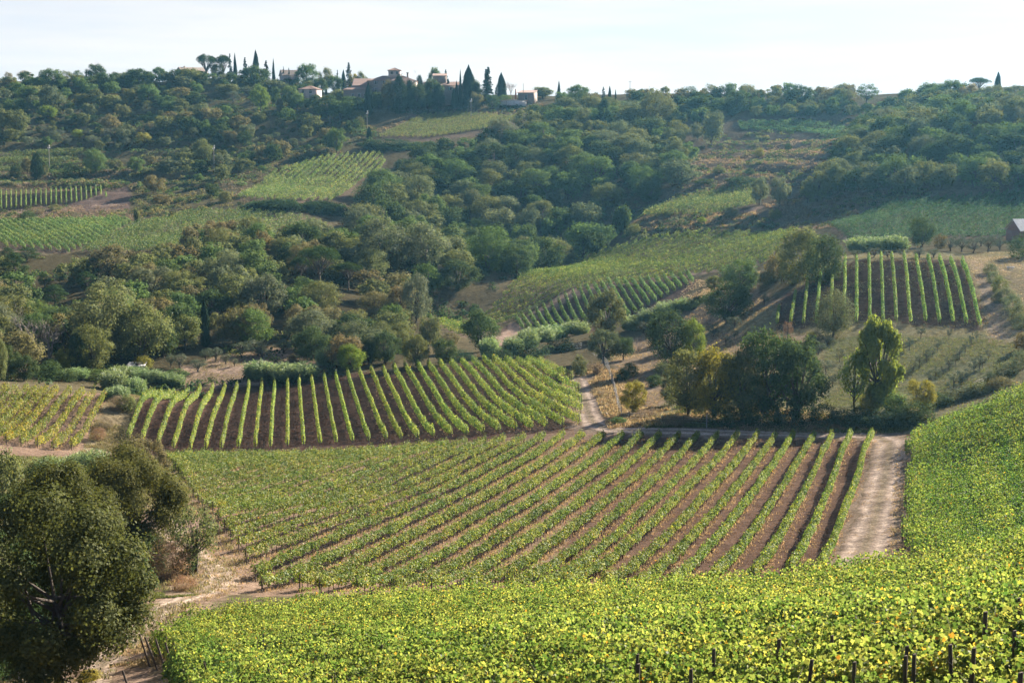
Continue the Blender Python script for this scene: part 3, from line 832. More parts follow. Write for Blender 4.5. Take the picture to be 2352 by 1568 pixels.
# --- steep vineyard right of the dirt track
_r = field([(2090, 1282), (2094, 1020), (2140, 992), (2352, 903), (2560, 840), (2560, 1240), (2352, 1262)], math.radians(105), 2.4,
      '%s vine row from the bottom of the steep vineyard right of the dirt track', 'vine rows of the steep vineyard right of the track', 760, -1, rho=260, leaf=0.165, half=0.38, h0=0.35, h1=1.65, color=(0.125, 0.16, 0.0435), posts=6.0, stems=False, gap=0.4, ragged=0.9)
print('right', len(_r))

# --- foreground vineyard: rows across the slope, nearest last
FORE = gpoly([(352, 1505), (440, 1448), (1000, 1408), (1500, 1390), (2100, 1340), (2352, 1300), (2560, 1270)]) + [(34, 40), (26, 17), (10, 16.0), (0, 20), (-5.5, 30), (-12.5, 52), (-17.5, 70)]
_d = np.array(FORE[4]) - np.array(FORE[2])
_fr = clip_rows(FORE, _d, 2.3)
_fr.sort(key=lambda r_: -(r_[0][1] + r_[1][1]))
for i, (a, b) in enumerate(_fr):
    dist = (a[1] + b[1]) / 2
    kw = dict(rho=2300, leaf=0.078, lobed=True) if dist < 34 else dict(rho=1500, leaf=0.088, lobed=True) if dist < 50 else dict(rho=950, leaf=0.105) if dist < 72 else dict(rho=620, leaf=0.12)
    vine_row([a, b], '%s sunlit vine row of the foreground vineyard, counted from its far edge' % ordinal(i + 1), 'vine rows of the foreground vineyard', half=0.45, h0=0.3, h1=1.55 if dist > 40 else 1.45,
             color=(0.165, 0.19, 0.062), posts=5.5, seed=820 + i, gap=0.6, wires=dist < 55, **kw)

def merge_canopy():
    """the far fields whose rows run together into one canopy"""
    V, T, n = [], [], 0
    for o in CANOPY:
        me = o.data; k = len(me.vertices)
        a = np.empty(k * 3, np.float32); me.vertices.foreach_get('co', a)
        V.append(a.reshape(-1, 3) + np.array(o.location)); T.append(np.tile(np.array(o.color), (k, 1)))
    for o in CANOPY:
        me = o.data; bpy.data.objects.remove(o); bpy.data.meshes.remove(me)
    V = np.concatenate(V)
    m = M_VINE.copy(); m.name = 'far_vine_leaves'; nt = m.node_tree
    oi = [x for x in nt.nodes if x.type == 'OBJECT_INFO'][0]; at = nt.nodes.new('ShaderNodeAttribute'); at.attribute_name = 'tone'
    for lk in list(nt.links):
        if lk.from_node == oi: nt.links.new(at.outputs['Color'], lk.to_socket)
    me = np_mesh('far_vines', V, [(quad_idx(len(V) // 4), 0)], [m])
    me.attributes.new('tone', 'FLOAT_COLOR', 'POINT').data.foreach_set('color', np.concatenate(T).astype(np.float32).ravel())
    tag(link('far_vines', me), 'far hillside vines run together into a canopy', 'vines', kind='stuff')
merge_canopy()
print('fore', len(_fr), [round((a[1] + b[1]) / 2) for a, b in _fr])
print('rows', ROW_COUNT[0])

# ---------------------------------------------------------------- plants: prototypes one unit high and one unit wide
def blob_crown(r, nb, nleaf, leaf, hb, spread=0.66, rb=(0.26, 0.42), flat=1.0, asp=0.8, upb=0.3, topw=0.0, prof=None, inner=0.12, droop=0.0):
    """leafy crown of many uneven clumps; returns leaf verts and clump centres (unit space)"""
    c = []
    tries = 0
    while len(c) < nb and tries < 4000:
        tries += 1
        d = r.normal(size=3); d /= np.linalg.norm(d)
        p = d * spread * r.uniform(0.55, 1.0) ** 0.5
        if p[2] < -0.75 * spread and r.random() < 0.6: continue
        if c and min(np.linalg.norm(p - q) for q in c) < 0.30 * (24.0 / nb) ** 0.33: continue
        c.append(p)
    c = np.array(c)
    if prof is not None:
        k = prof((c[:, 2] / spread + 1) / 2)
        c[:, :2] *= k[:, None]
    rad = r.uniform(rb[0], rb[1], len(c)) * (1 - topw * (c[:, 2] + 1) / 2)
    w = rad ** 2; w /= w.sum()
    bi = r.choice(len(c), nleaf, p=w)
    d = rdir(r, nleaf); d[:, 2] = np.abs(d[:, 2] + upb) * np.where(r.random(nleaf) < 0.72, 1, -1); d = unit(d)
    rr = 1 - 0.42 * r.random(nleaf) ** 1.6
    inn = r.random(nleaf) < inner
    rr = np.where(inn, r.random(nleaf) * 0.7, rr)
    lump = 1 + 0.22 * np.sin(d[:, 0] * 5 + bi) * np.sin(d[:, 1] * 5 + bi * 1.7) + 0.16 * r.normal(size=nleaf)
    p = c[bi] + d * (rad[bi] * rr * lump)[:, None] * np.array([1, 1, flat])
    n = d * 1.0 + rdir(r, nleaf) * 0.62 + np.array([0, 0, 0.15])
    S = np.array([0.5, 0.5, (1 - hb) / 2])
    P = p * S + np.array([0, 0, hb + (1 - hb) / 2])
    C = c * S + np.array([0, 0, hb + (1 - hb) / 2])
    ext = max(np.percentile(np.abs(P[:, 0]), 99.3), np.percentile(np.abs(P[:, 1]), 99.3)) / 0.5
    P[:, :2] /= ext; C[:, :2] /= ext
    zt = np.percentile(P[:, 2], 99.7); zb = np.percentile(P[:, 2], 0.3)
    f = lambda z: hb + (z - zb) / (zt - zb) * (1 - hb)
    P[:, 2] = f(P[:, 2]); C[:, 2] = f(C[:, 2])
    P[:, 2] = np.maximum(P[:, 2], -0.02)
    return leaf_quads(r, P, n, leaf * r.uniform(0.6, 1.35, nleaf), asp), C

def trunk_mesh(r, C, hb, base_r=0.035, nl=9, m=None, mi=0, split=1, zlow=0.0):
    m = m or Mesh()
    cz = hb + 0.42 * (1 - hb)
    for s in range(split):
        o = r.normal(0, 0.02 * (split > 1), 2); o2 = r.normal(0, 0.03 + 0.06 * (split > 1), 2)
        m.tube([(o[0], o[1], -0.03), (o[0] * .8, o[1] * .8, hb * 0.35), (o2[0] * .6, o2[1] * .6, max(hb, 0.12)), (o2[0], o2[1], cz), (o2[0] * 1.4, o2[1] * 1.4, cz + 0.22 * (1 - hb))],
               np.array([1.35, 1.0, 0.85, 0.5, 0.15]) * base_r / (1 + 0.35 * (split - 1)), 6, mi)
    order = r.permutation(len(C))[:nl]
    for k in order:
        z0 = max(hb * 0.85, 0.08, zlow) + r.uniform(0, 0.35) * (1 - hb) * 0.8
        e = C[k]
        mid = np.array([e[0] * 0.5, e[1] * 0.5, (z0 + e[2]) / 2 - 0.02])
        m.tube([(0, 0, z0), mid, e], np.array([0.5, 0.32, 0.12]) * base_r, 4, mi)
    return m

PROTO = {}
def reg(kind, crown_v, trunk, mat, bark=None, nv=4, whole=False):
    n = len(crown_v) // nv
    f = np.arange(nv * n).reshape(n, nv)
    bark = bark or M_BARK
    tv = np.concatenate(trunk.v) if trunk and trunk.n else None
    e = {}
    if whole or tv is None:
        e['crown'] = np_mesh(kind + '_crown', crown_v, [(f, 0)], [mat])
    else:
        e['crown'] = np_mesh(kind + '_crown', crown_v, [(f, 0)], [mat])
        e['trunk'] = trunk.build(kind + '_trunk', [bark])
        e['joined'] = np_mesh(kind, np.concatenate([crown_v, tv]), [(f, 0)] + [(ff + len(crown_v), 1) for ff, _ in trunk.f], [mat, bark])
    e['lv'] = crown_v
    PROTO.setdefault(kind, []).append(e)

def make_broad(kind, n, seed, zlow=0.0, nb=26, nleaf=5200, leaf=0.042, hb=0.1, br=0.034, mat=None, whole=False, nl=9, split=1, bark=None, **kw):
    for i in range(n):
        r = np.random.default_rng(seed + i)
        v, C = blob_crown(r, int(nb * r.uniform(0.8, 1.2)), nleaf, leaf, hb, **kw)
        t = None if whole else trunk_mesh(r, C, max(hb, 0.05), br, nl, split=split, zlow=zlow)
        reg(kind, v, t, mat or M_TREE, bark, whole=whole)

make_broad('broad', 8, 10, nb=17, rb=(0.22, 0.4), spread=0.74)                                                              # ordinary broadleaf
make_broad('sparse', 3, 40, nb=20, nleaf=2300, leaf=0.04, hb=0.22, rb=(0.2, 0.3), nl=18)   # thin crowns, sky shows through
make_broad('row_oak', 4, 50, nb=26, nleaf=10500, leaf=0.03, hb=0.05, spread=0.78, rb=(0.16, 0.32), nl=22, split=2)
make_broad('dome', 3, 60, nb=26, nleaf=11000, leaf=0.028, hb=0.05, spread=0.74, rb=(0.2, 0.34), nl=14, split=3)
make_broad('great_oak', 3, 70, nb=30, zlow=0.22, nleaf=76000, leaf=0.0165, hb=0.05, spread=0.80, rb=(0.17, 0.32), nl=40, br=0.022, split=2, asp=0.75, inner=0.2)
make_broad('poplar', 2, 80, nb=30, nleaf=12000, leaf=0.045, hb=0.06, rb=(0.15, 0.28), spread=0.8, nl=24, br=0.05, prof=lambda t: 0.62 + 0.5 * np.sin(np.pi * np.clip(t * 0.9 + 0.05, 0, 1)))
make_broad('willow', 2, 90, nb=36, nleaf=9000, leaf=0.04, hb=0.0, asp=0.35, rb=(0.24, 0.36), nl=8)
make_broad('olive', 4, 100, nb=13, nleaf=1700, leaf=0.055, hb=0.26, rb=(0.2, 0.36), mat=M_OLIVE, asp=0.4, nl=9, br=0.05, split=3)
make_broad('sapling', 3, 110, nb=9, nleaf=650, leaf=0.075, hb=0.3, rb=(0.2, 0.34), mat=M_OLIVE, asp=0.4, nl=6, br=0.035)
make_broad('shrub', 5, 120, nb=18, nleaf=3000, leaf=0.055, hb=-0.15, rb=(0.28, 0.42), whole=True)
make_broad('bramble', 4, 130, nb=22, nleaf=3600, leaf=0.045, hb=-0.35, rb=(0.26, 0.38), whole=True)
make_broad('twig_shrub', 2, 140, nb=16, nleaf=5200, leaf=0.06, hb=-0.1, rb=(0.26, 0.4), asp=0.16, whole=True)
make_broad('maritime', 5, 150, nb=26, nleaf=7500, leaf=0.04, hb=0.12, rb=(0.18, 0.27), flat=0.55, asp=0.3, mat=M_CONIFER, upb=0.6, prof=lambda t: 1.12 - 0.62 * t, nl=20)
make_broad('dense_conifer', 3, 160, nb=40, nleaf=9000, leaf=0.045, hb=0.0, rb=(0.2, 0.34), asp=0.4, mat=M_CONIFER, prof=lambda t: 1.2 - 0.9 * t, topw=0.5, nl=4)
make_broad('bigbush', 2, 165, nb=30, nleaf=10000, leaf=0.032, hb=-0.12, spread=0.74, rb=(0.2, 0.34), whole=True)
make_broad('ivy', 2, 170, nb=22, nleaf=2800, leaf=0.09, hb=-0.02, rb=(0.26, 0.5), nl=5, br=0.12)

def make_umbrella(i):
    r = np.random.default_rng(700 + i)
    n = 24; a = r.random(n) * 2 * math.pi; q = np.sqrt(r.random(n)) * 0.40
    C = np.stack([q * np.cos(a), q * np.sin(a), 0.80 - 0.9 * q ** 2 + r.normal(0, 0.015, n)], 1)
    nl = 9000
    b = r.integers(0, n, nl); d = rdir(r, nl)
    d[:, 2] = np.abs(d[:, 2]) * np.where(r.random(nl) < 0.85, 1, -0.5)
    P = C[b] + d * (0.10 + 0.035 * r.random(nl))[:, None] * np.array([1, 1, 1.15]) * (1 - 0.35 * r.random(nl)[:, None] ** 2)
    P[:, :2] /= np.percentile(np.abs(P[:, :2]), 99.6) / 0.5
    P[:, 2] *= 1.0 / np.percentile(P[:, 2], 99.8)
    v = leaf_quads(r, P, d * 0.7 + rdir(r, nl) * 0.8, 0.03 * r.uniform(0.6, 1.4, nl), 0.35)
    m = Mesh()
    m.tube([(0, 0, -0.03), (0.01, 0, 0.2), (0, 0.01, 0.42)], [0.035, 0.026, 0.022], 7)
    for k in range(n):
        e = C[k]
        z0 = r.uniform(0.3, 0.45)
        m.tube([(0, 0.005, z0), (e[0] * .45, e[1] * .45, z0 + (e[2] - z0) * .42), (e[0] * .95, e[1] * .95, e[2] - 0.03)], [0.014, 0.010, 0.005], 4)
        for _ in range(5):
            t = r.uniform(0.4, 0.9); s = np.array([e[0] * t, e[1] * t, z0 + (e[2] - z0) * t])
            m.tube([s, s + np.array([r.normal(0, .05), r.normal(0, .05), 0.10])], [0.005, 0.002], 3)
    reg('umbrella', v, m, M_CONIFER)
for i in range(3): make_umbrella(i)

def make_cypress(kind, i, nl=3600, prof=None, leaf=0.09):
    r = np.random.default_rng(800 + i)
    t = r.random(nl) ** 0.85
    pr = prof or (lambda t: 0.5 * np.minimum(1, (t / 0.14 + 0.25)) * (1 - t ** 2.3) ** 0.8)
    a = r.random(nl) * 2 * math.pi
    rad = pr(t) * (1 - 0.4 * r.random(nl) ** 2) * (1 + 0.16 * np.sin(a * 3 + t * 9) + 0.10 * r.normal(size=nl))
    P = np.stack([rad * np.cos(a), rad * np.sin(a), t * 0.99], 1)
    o = np.stack([np.cos(a), np.sin(a), np.full(nl, 0.4)], 1)
    tg = np.stack([r.normal(0, .25, nl), r.normal(0, .25, nl), np.full(nl, 1.0)], 1)
    v = leaf_quads(r, P, o + rdir(r, nl) * 0.5, leaf * r.uniform(0.6, 1.3, nl), 0.5, tg)
    # leaves are drawn in tree space: make them narrow sideways
    m = Mesh(); m.tube([(0, 0, -0.03), (0, 0, 0.3), (0, 0, 0.8)], [0.10, 0.07, 0.02], 6)
    reg(kind, v, m, M_CONIFER)
for i in range(3): make_cypress('cypress', i)
for i in range(2): make_cypress('flame_cypress', 10 + i, prof=lambda t: 0.5 * (1 - t) ** 0.75 * np.minimum(1, t / 0.06 + 0.4))
for i in range(2): make_cypress('broad_cypress', 20 + i, 7000, prof=lambda t: 0.5 * (1 - t ** 1.7) ** 0.9 * np.minimum(1, t / 0.1 + 0.5), leaf=0.07)

def make_spruce(i, levels=15, twin=False):
    r = np.random.default_rng(900 + i)
    m = Mesh(); cs, ns, tg, sz = [], [], [], []
    tops = [(0.0, 0.0, 1.0)] if not twin else [(-0.10, 0, 0.93), (0.09, 0, 1.0)]
    for tx, ty, th in tops:
        m.tube([(tx * .3, 0, -0.03), (tx, ty, th * 0.5), (tx, ty, th)], [0.035, 0.022, 0.004], 5)
        for k in range(levels):
            t = (k + 0.5) / levels; z = th * (0.1 + 0.9 * t)
            R = 0.5 * (1 - t) ** 0.85 * r.uniform(0.75, 1.1) + 0.02
            for q in range(r.integers(5, 8)):
                a = r.random() * 2 * math.pi; Rq = R * r.uniform(0.7, 1.1)
                u = np.linspace(0.15, 1, 16)
                zz = z - 0.05 * u * Rq / 0.5 + 0.10 * Rq * (u ** 2) * r.uniform(-0.6, 1.2)
                px = tx + math.cos(a) * u * Rq; py = ty + math.sin(a) * u * Rq
                m.tube([(tx, ty, z), (px[-1], py[-1], zz[-1])], [0.006, 0.002], 3)
                for s in range(3):
                    cs.append(np.stack([px + r.normal(0, .018, 16), py + r.normal(0, .018, 16), zz + r.normal(-.006, .010, 16)], 1))
                    ns.append(np.stack([r.normal(0, .5, 16), r.normal(0, .5, 16), np.full(16, 1.0)], 1))
    c = np.concatenate(cs); nn = np.concatenate(ns)
    v = leaf_quads(r, c, nn, 0.055 * r.uniform(0.6, 1.3, len(c)), 0.6)
    reg('twin_spruce' if twin else 'spruce', v, m, M_CONIFER)
for i in range(3): make_spruce(i)
make_spruce(5, 17, True)

def make_reed(i, nb=330):
    """clump of tall cane: stalks with arching blades"""
    r = np.random.default_rng(1000 + i)
    q = np.sqrt(r.random(nb)) * 0.40; a = r.random(nb) * 2 * math.pi
    b = np.stack([q * np.cos(a), q * np.sin(a), np.zeros(nb)], 1)
    hgt = r.uniform(0.35, 1.0, nb) ** 0.8 * (1 - 1.6 * q ** 2)
    lean = b * 0.28 + r.normal(0, 0.05, (nb, 3))
    cs, ns, ts, sz, ap = [], [], [], [], []
    for k in range(16):
        f = 0.12 + 0.88 * k / 15
        p = b + lean * f ** 1.6; p[:, 2] = hgt * f
        th = r.random(nb) * 2 * math.pi
        d = np.stack([np.cos(th), np.sin(th), np.full(nb, 0.9) + r.normal(0, .4, nb)], 1); d = unit(d)
        L = r.uniform(0.10, 0.20, nb)
        cs.append(p + d * L[:, None] * 0.4); ts.append(d)
        ns.append(np.cross(d, rdir(r, nb))); sz.append(L)
    c = np.concatenate(cs); n = len(c)
    v = leaf_quads(r, c, np.concatenate(ns), np.concatenate(sz), 0.16, np.concatenate(ts))
    reg('reed', v, None, M_REED, whole=True)
for i in range(4): make_reed(i)

def make_bare(i, kind='bare', fine=True, spreadk=1.0):
    r = np.random.default_rng(1100 + i)
    m = Mesh()
    def grow(p, d, L, rad, lev):
        n = 4; pts = [p]
        for k in range(n):
            d = d + r.normal(0, 0.13, 3); d[2] += 0.06; d = d / np.linalg.norm(d)
            p = p + d * L / n; pts.append(p)
        m.tube(pts, np.linspace(rad, rad * 0.6, n + 1), 5 if lev < 2 else 3)
        if lev < (5 if fine else 4):
            for _ in range(3 if lev < 3 else 2):
                k = r.integers(2, n + 1)
                nd = d + r.normal(0, 0.55 * spreadk, 3); nd[2] = abs(nd[2]) * 0.7 + 0.15
                grow(pts[k], nd / np.linalg.norm(nd), L * r.uniform(0.58, 0.78), rad * 0.55, lev + 1)
    for s in range(3):
        grow(np.array([r.normal(0, .015), r.normal(0, .015), -0.02]), unit(np.array([[r.normal(0, .3), r.normal(0, .3), 1.0]]))[0], 0.32, 0.022, 0)
    v = np.concatenate(m.v)
    s = np.array([0.5 / np.percentile(np.abs(v[:, :2]), 99.5)] * 2 + [1 / v[:, 2].max()])
    for k in range(len(m.v)): m.v[k] = m.v[k] * s
    PROTO.setdefault(kind, []).append({'crown': m.build(kind, [M_GREYBARK]), 'lv': None})
make_bare(0); make_bare(1); make_bare(7, 'snag', False, 1.3)

# ---------------------------------------------------------------- placing plants
KINDS = {'broad': ('broadleaf_tree', 'tree'), 'sparse': ('thin_crowned_tree', 'tree'), 'row_oak': ('broadleaf_tree', 'tree'), 'dome': ('dome_tree', 'tree'), 'great_oak': ('great_oak', 'oak tree'), 'poplar': ('poplar_tree', 'poplar'),
         'willow': ('willow_tree', 'willow'), 'olive': ('olive_tree', 'olive tree'), 'sapling': ('young_olive_tree', 'olive tree'), 'shrub': ('shrub', 'shrub'), 'bramble': ('bramble_thicket', 'bramble'), 'twig_shrub': ('twiggy_shrub', 'shrub'),
         'maritime': ('pine_tree', 'pine tree'), 'dense_conifer': ('dense_conifer', 'conifer'), 'ivy': ('ivy_clad_tree', 'ivy-clad tree'), 'umbrella': ('umbrella_pine', 'pine tree'), 'cypress': ('cypress_tree', 'cypress'),
         'flame_cypress': ('cypress_tree', 'cypress'), 'broad_cypress': ('broad_cypress', 'cypress'), 'spruce': ('spruce_tree', 'conifer'), 'twin_spruce': ('spruce_tree', 'conifer'), 'reed': ('giant_reed_clump', 'reeds'),
         'bigbush': ('large_bush', 'bush'), 'bare': ('bare_tree', 'bare tree'), 'snag': ('dead_tree', 'dead tree'), 'wood_oak': ('oak_tree', 'oak tree')}
TINT = {  # mean leaf colours and the words for them
 'dark': ((0.042, 0.064, 0.028), 'dark green'), 'green': ((0.070, 0.108, 0.040), 'mid-green'), 'bright': ((0.125, 0.17, 0.036), 'bright green'), 'olive': ((0.098, 0.110, 0.050), 'dull olive-green'),
 'grey': ((0.092, 0.108, 0.070), 'grey-green'), 'silver': ((0.088, 0.102, 0.075), 'silvery grey'), 'yellow': ((0.165, 0.155, 0.035), 'yellowing'), 'rust': ((0.112, 0.096, 0.054), 'rusty brown'),
 'buff': ((0.125, 0.112, 0.062), 'buff-tinted'), 'pine': ((0.045, 0.078, 0.030), 'deep green'), 'black': ((0.026, 0.046, 0.026), 'blackish green'), 'twig': ((0.16, 0.125, 0.10), 'brown twiggy'), 'pinkish': ((0.19, 0.12, 0.09), 'pinkish brown'),
 'lime': ((0.13, 0.165, 0.042), 'bright yellow-green'), 'oakdark': ((0.062, 0.068, 0.026), 'dark olive'),
 'reed': ((0.165, 0.215, 0.115), 'blue-green'), 'bone': ((1, 1, 1), 'pale grey')}
PLACED = []
RNG = random.Random(4)

def plant(kind, px, py, w, h, tint, zone, label=None, cv=0, at=None, size=None, group=None, var=None, parts=None, rot=None):
    """px, py: foot of the plant in the view; w, h: its size there.  Stands on the ground at its true distance and true size."""
    if at is None:
        X, Y = CONV[cv](px, py)
        p = ground(X, Y); k = depth(p) / FP * PPZ[cv]
        hp = max(0.35 * h, (proj(p)[1] - Y) / PPZ[cv] + h) if cv else h
        wm, hm = w * k, hp * k
    else:
        p = np.array([at[0], at[1], float(H(at[0], at[1]))]); wm, hm = size
        X, Y = proj(p)
    pk = RNG.choice(['broad', 'broad', 'broad', 'row_oak', 'dome']) if kind == 'wood_oak' else kind
    e = PROTO[pk][var if var is not None else RNG.randrange(len(PROTO[pk]))]
    name, cat = KINDS[kind]
    col, word = TINT[tint]
    j = RNG.uniform(0.85, 1.15)
    c = (col[0] * j * RNG.uniform(0.94, 1.08), col[1] * j, col[2] * j * RNG.uniform(0.9, 1.1), 1)
    px_h = hm * FP / depth(p)
    big = px_h > 42 if parts is None else parts
    rz = RNG.random() * 6.283 if rot is None else rot
    sc = (wm, wm, hm)
    if big and 'trunk' in e:
        o = link(name, None, loc=p); o.rotation_euler = (0, 0, rz)
        cr_ = link('crown', e['crown'], o); cr_.scale = sc; cr_.color = c
        tr_ = link('trunk', e['trunk'], o); tr_.scale = sc
        o.empty_display_size = 0.5
    else:
        o = link(name, e.get('joined', e['crown']), loc=p); o.rotation_euler = (0, 0, rz); o.scale = sc; o.color = c
    tag(o, None, cat)
    PLACED.append(dict(o=o, kind=name, word=word, zone=zone, x=X, y=Y, h=px_h, label=label, group=group, cat=cat))
    return o

def many(zone, cv, rows, group=None):
    for rw in rows:
        kind, x, y, w, h, tint = rw[:6]
        plant(kind, x, y, w, h, tint, zone, rw[6] if len(rw) > 6 else None, cv, group=group)

# ridge skyline, left
many('on the left skyline', 1, [
 ('broad', 800, 335, 175, 112, 'dark', 'dark round-headed tree standing tallest on the bare stretch of the left skyline'), ('cypress', 722, 328, 14, 68, 'black', 'tiny cypress touching the dark round tree on the left skyline'),
 ('sparse', 75, 380, 75, 90, 'rust'), ('sparse', 210, 365, 140, 85, 'buff'), ('sparse', 350, 330, 60, 55, 'dark'), ('broad', 440, 440, 190, 175, 'green'), ('sparse', 560, 370, 110, 90, 'olive'), ('sparse', 650, 365, 100, 90, 'dark'), ('broad', 1110, 325, 110, 60, 'dark'),
 ('broad', 1330, 320, 120, 70, 'green'), ('broad', 1230, 350, 90, 60, 'grey'),
 ('umbrella', 1725, 285, 180, 140, 'pine', 'flat-topped umbrella pine leaning over the ridge house roof'), ('umbrella', 1868, 290, 150, 140, 'pine', 'rounder umbrella pine right of the flat-topped one on the ridge'), ('spruce', 1925, 290, 70, 150, 'black', 'ragged dark conifer between the rounder umbrella pine and a slim cypress'),
 ('flame_cypress', 1967, 285, 44, 145, 'black', 'slim pointed cypress right of the two umbrella pines'), ('spruce', 2050, 255, 85, 85, 'black', 'small spruce with drooping arms left of the tall blunt cypress'), ('cypress', 2140, 262, 62, 145, 'black', 'tall blunt cypress rising highest on the skyline'),
 ('spruce', 2225, 270, 95, 75, 'black', 'low spruce just right of the tall blunt cypress'), ('flame_cypress', 2287, 275, 36, 92, 'black', 'short cypress right of the low spruce on the ridge')])
many('on the left terraced hillside', 1, [
 ('broad', 290, 445, 160, 110, 'green'), ('broad', 120, 505, 165, 130, 'green'), ('broad', 240, 530, 180, 120, 'green'), ('broad', 425, 600, 200, 200, 'grey'), ('broad', 510, 450, 130, 95, 'green'), ('broad', 120, 660, 215, 150, 'green'), ('broad', 130, 820, 230, 215, 'olive'),
 ('broad', 25, 810, 130, 210, 'olive'), ('broad', 400, 690, 175, 120, 'bright'), ('olive', 580, 745, 115, 65, 'grey'), ('broad', 690, 565, 130, 95, 'olive'), ('broad', 920, 435, 225, 140, 'dark'), ('broad', 780, 410, 150, 90, 'dark'), ('broad', 1160, 405, 235, 140, 'dark'),
 ('broad', 1245, 565, 195, 170, 'green'), ('broad', 1085, 565, 125, 135, 'olive'), ('broad', 1480, 385, 180, 115, 'dark'), ('broad', 1600, 400, 200, 140, 'olive'), ('broad', 1820, 335, 120, 115, 'olive'), ('broad', 2125, 440, 265, 200, 'dark'), ('broad', 1900, 485, 200, 95, 'olive'),
 ('broad', 2180, 625, 160, 230, 'bright', 'light green tree on a tall bare trunk left of the ivy pillar'), ('olive', 1950, 545, 120, 95, 'silver'), ('olive', 2060, 480, 110, 70, 'grey'), ('broad', 1630, 565, 200, 110, 'dark'), ('broad', 1670, 700, 225, 150, 'grey'), ('broad', 1410, 645, 145, 110, 'green'),
 ('broad', 1020, 675, 150, 115, 'olive'), ('olive', 1220, 655, 90, 105, 'grey'), ('broad', 1400, 725, 165, 105, 'rust'), ('broad', 1560, 735, 125, 115, 'rust'), ('broad', 930, 800, 155, 155, 'buff'), ('broad', 1205, 915, 135, 120, 'yellow'), ('olive', 780, 915, 150, 90, 'grey'), ('olive', 540, 905, 115, 85, 'grey'),
 ('broad', 400, 915, 85, 85, 'green'), ('olive', 270, 935, 130, 105, 'grey'), ('olive', 370, 825, 110, 85, 'silver'), ('olive', 250, 845, 125, 65, 'silver'), ('broad', 130, 855, 105, 85, 'olive'), ('olive', 480, 835, 140, 65, 'silver'), ('olive', 740, 835, 120, 75, 'silver'), ('broad', 1040, 820, 170, 90, 'olive'),
 ('olive', 920, 855, 120, 95, 'silver'), ('olive', 1060, 925, 150, 85, 'silver'), ('broad', 1720, 845, 115, 155, 'green'), ('shrub', 1490, 845, 85, 75, 'yellow'), ('broad', 1840, 880, 185, 160, 'dark'), ('broad', 1960, 905, 190, 125, 'rust'), ('dome', 1690, 1045, 195, 195, 'olive', 'big round brownish tree beside the lamp-topped pole on mid slope'),
 ('shrub', 2070, 825, 65, 65, 'yellow'), ('dense_conifer', 310, 1195, 125, 225, 'black', 'blackish bushy conifer in front of the narrow terrace vineyard, far left'), ('dome', 800, 1140, 205, 210, 'green', 'big round tree right of the narrow terrace vineyard'), ('broad', 230, 1145, 95, 140, 'rust'), ('broad', 970, 1115, 115, 85, 'olive'),
 ('broad', 1140, 1115, 155, 115, 'green'), ('broad', 380, 1165, 65, 95, 'olive'), ('bramble', 620, 1185, 255, 115, 'dark'), ('bramble', 130, 1165, 115, 95, 'dark'), ('broad', 1290, 1305, 185, 155, 'rust'), ('shrub', 1350, 1405, 165, 95, 'rust'), ('shrub', 1880, 1375, 105, 95, 'olive', 'round clipped-looking shrub at the corner of the sloping mid-hill field'),
 ('broad', 1780, 1340, 125, 120, 'dark'), ('twig_shrub', 310, 1475, 135, 65, 'twig'), ('bramble', 460, 1445, 115, 55, 'olive'), ('bramble', 230, 1545, 145, 105, 'dark'), ('ivy', 1140, 1565, 46, 140, 'olive', 'slim ivy-wrapped stump between the two fields behind the left wood'),
 ('shrub', 650, 830, 110, 60, 'bright'), ('shrub', 1600, 770, 160, 50, 'bright'), ('shrub', 1980, 750, 170, 50, 'bright'), ('bramble', 880, 560, 240, 60, 'black'), ('bramble', 700, 700, 300, 60, 'black'), ('bramble', 1450, 510, 230, 50, 'black'), ('bramble', 1900, 620, 260, 70, 'black'), ('bramble', 1250, 700, 200, 60, 'black')])
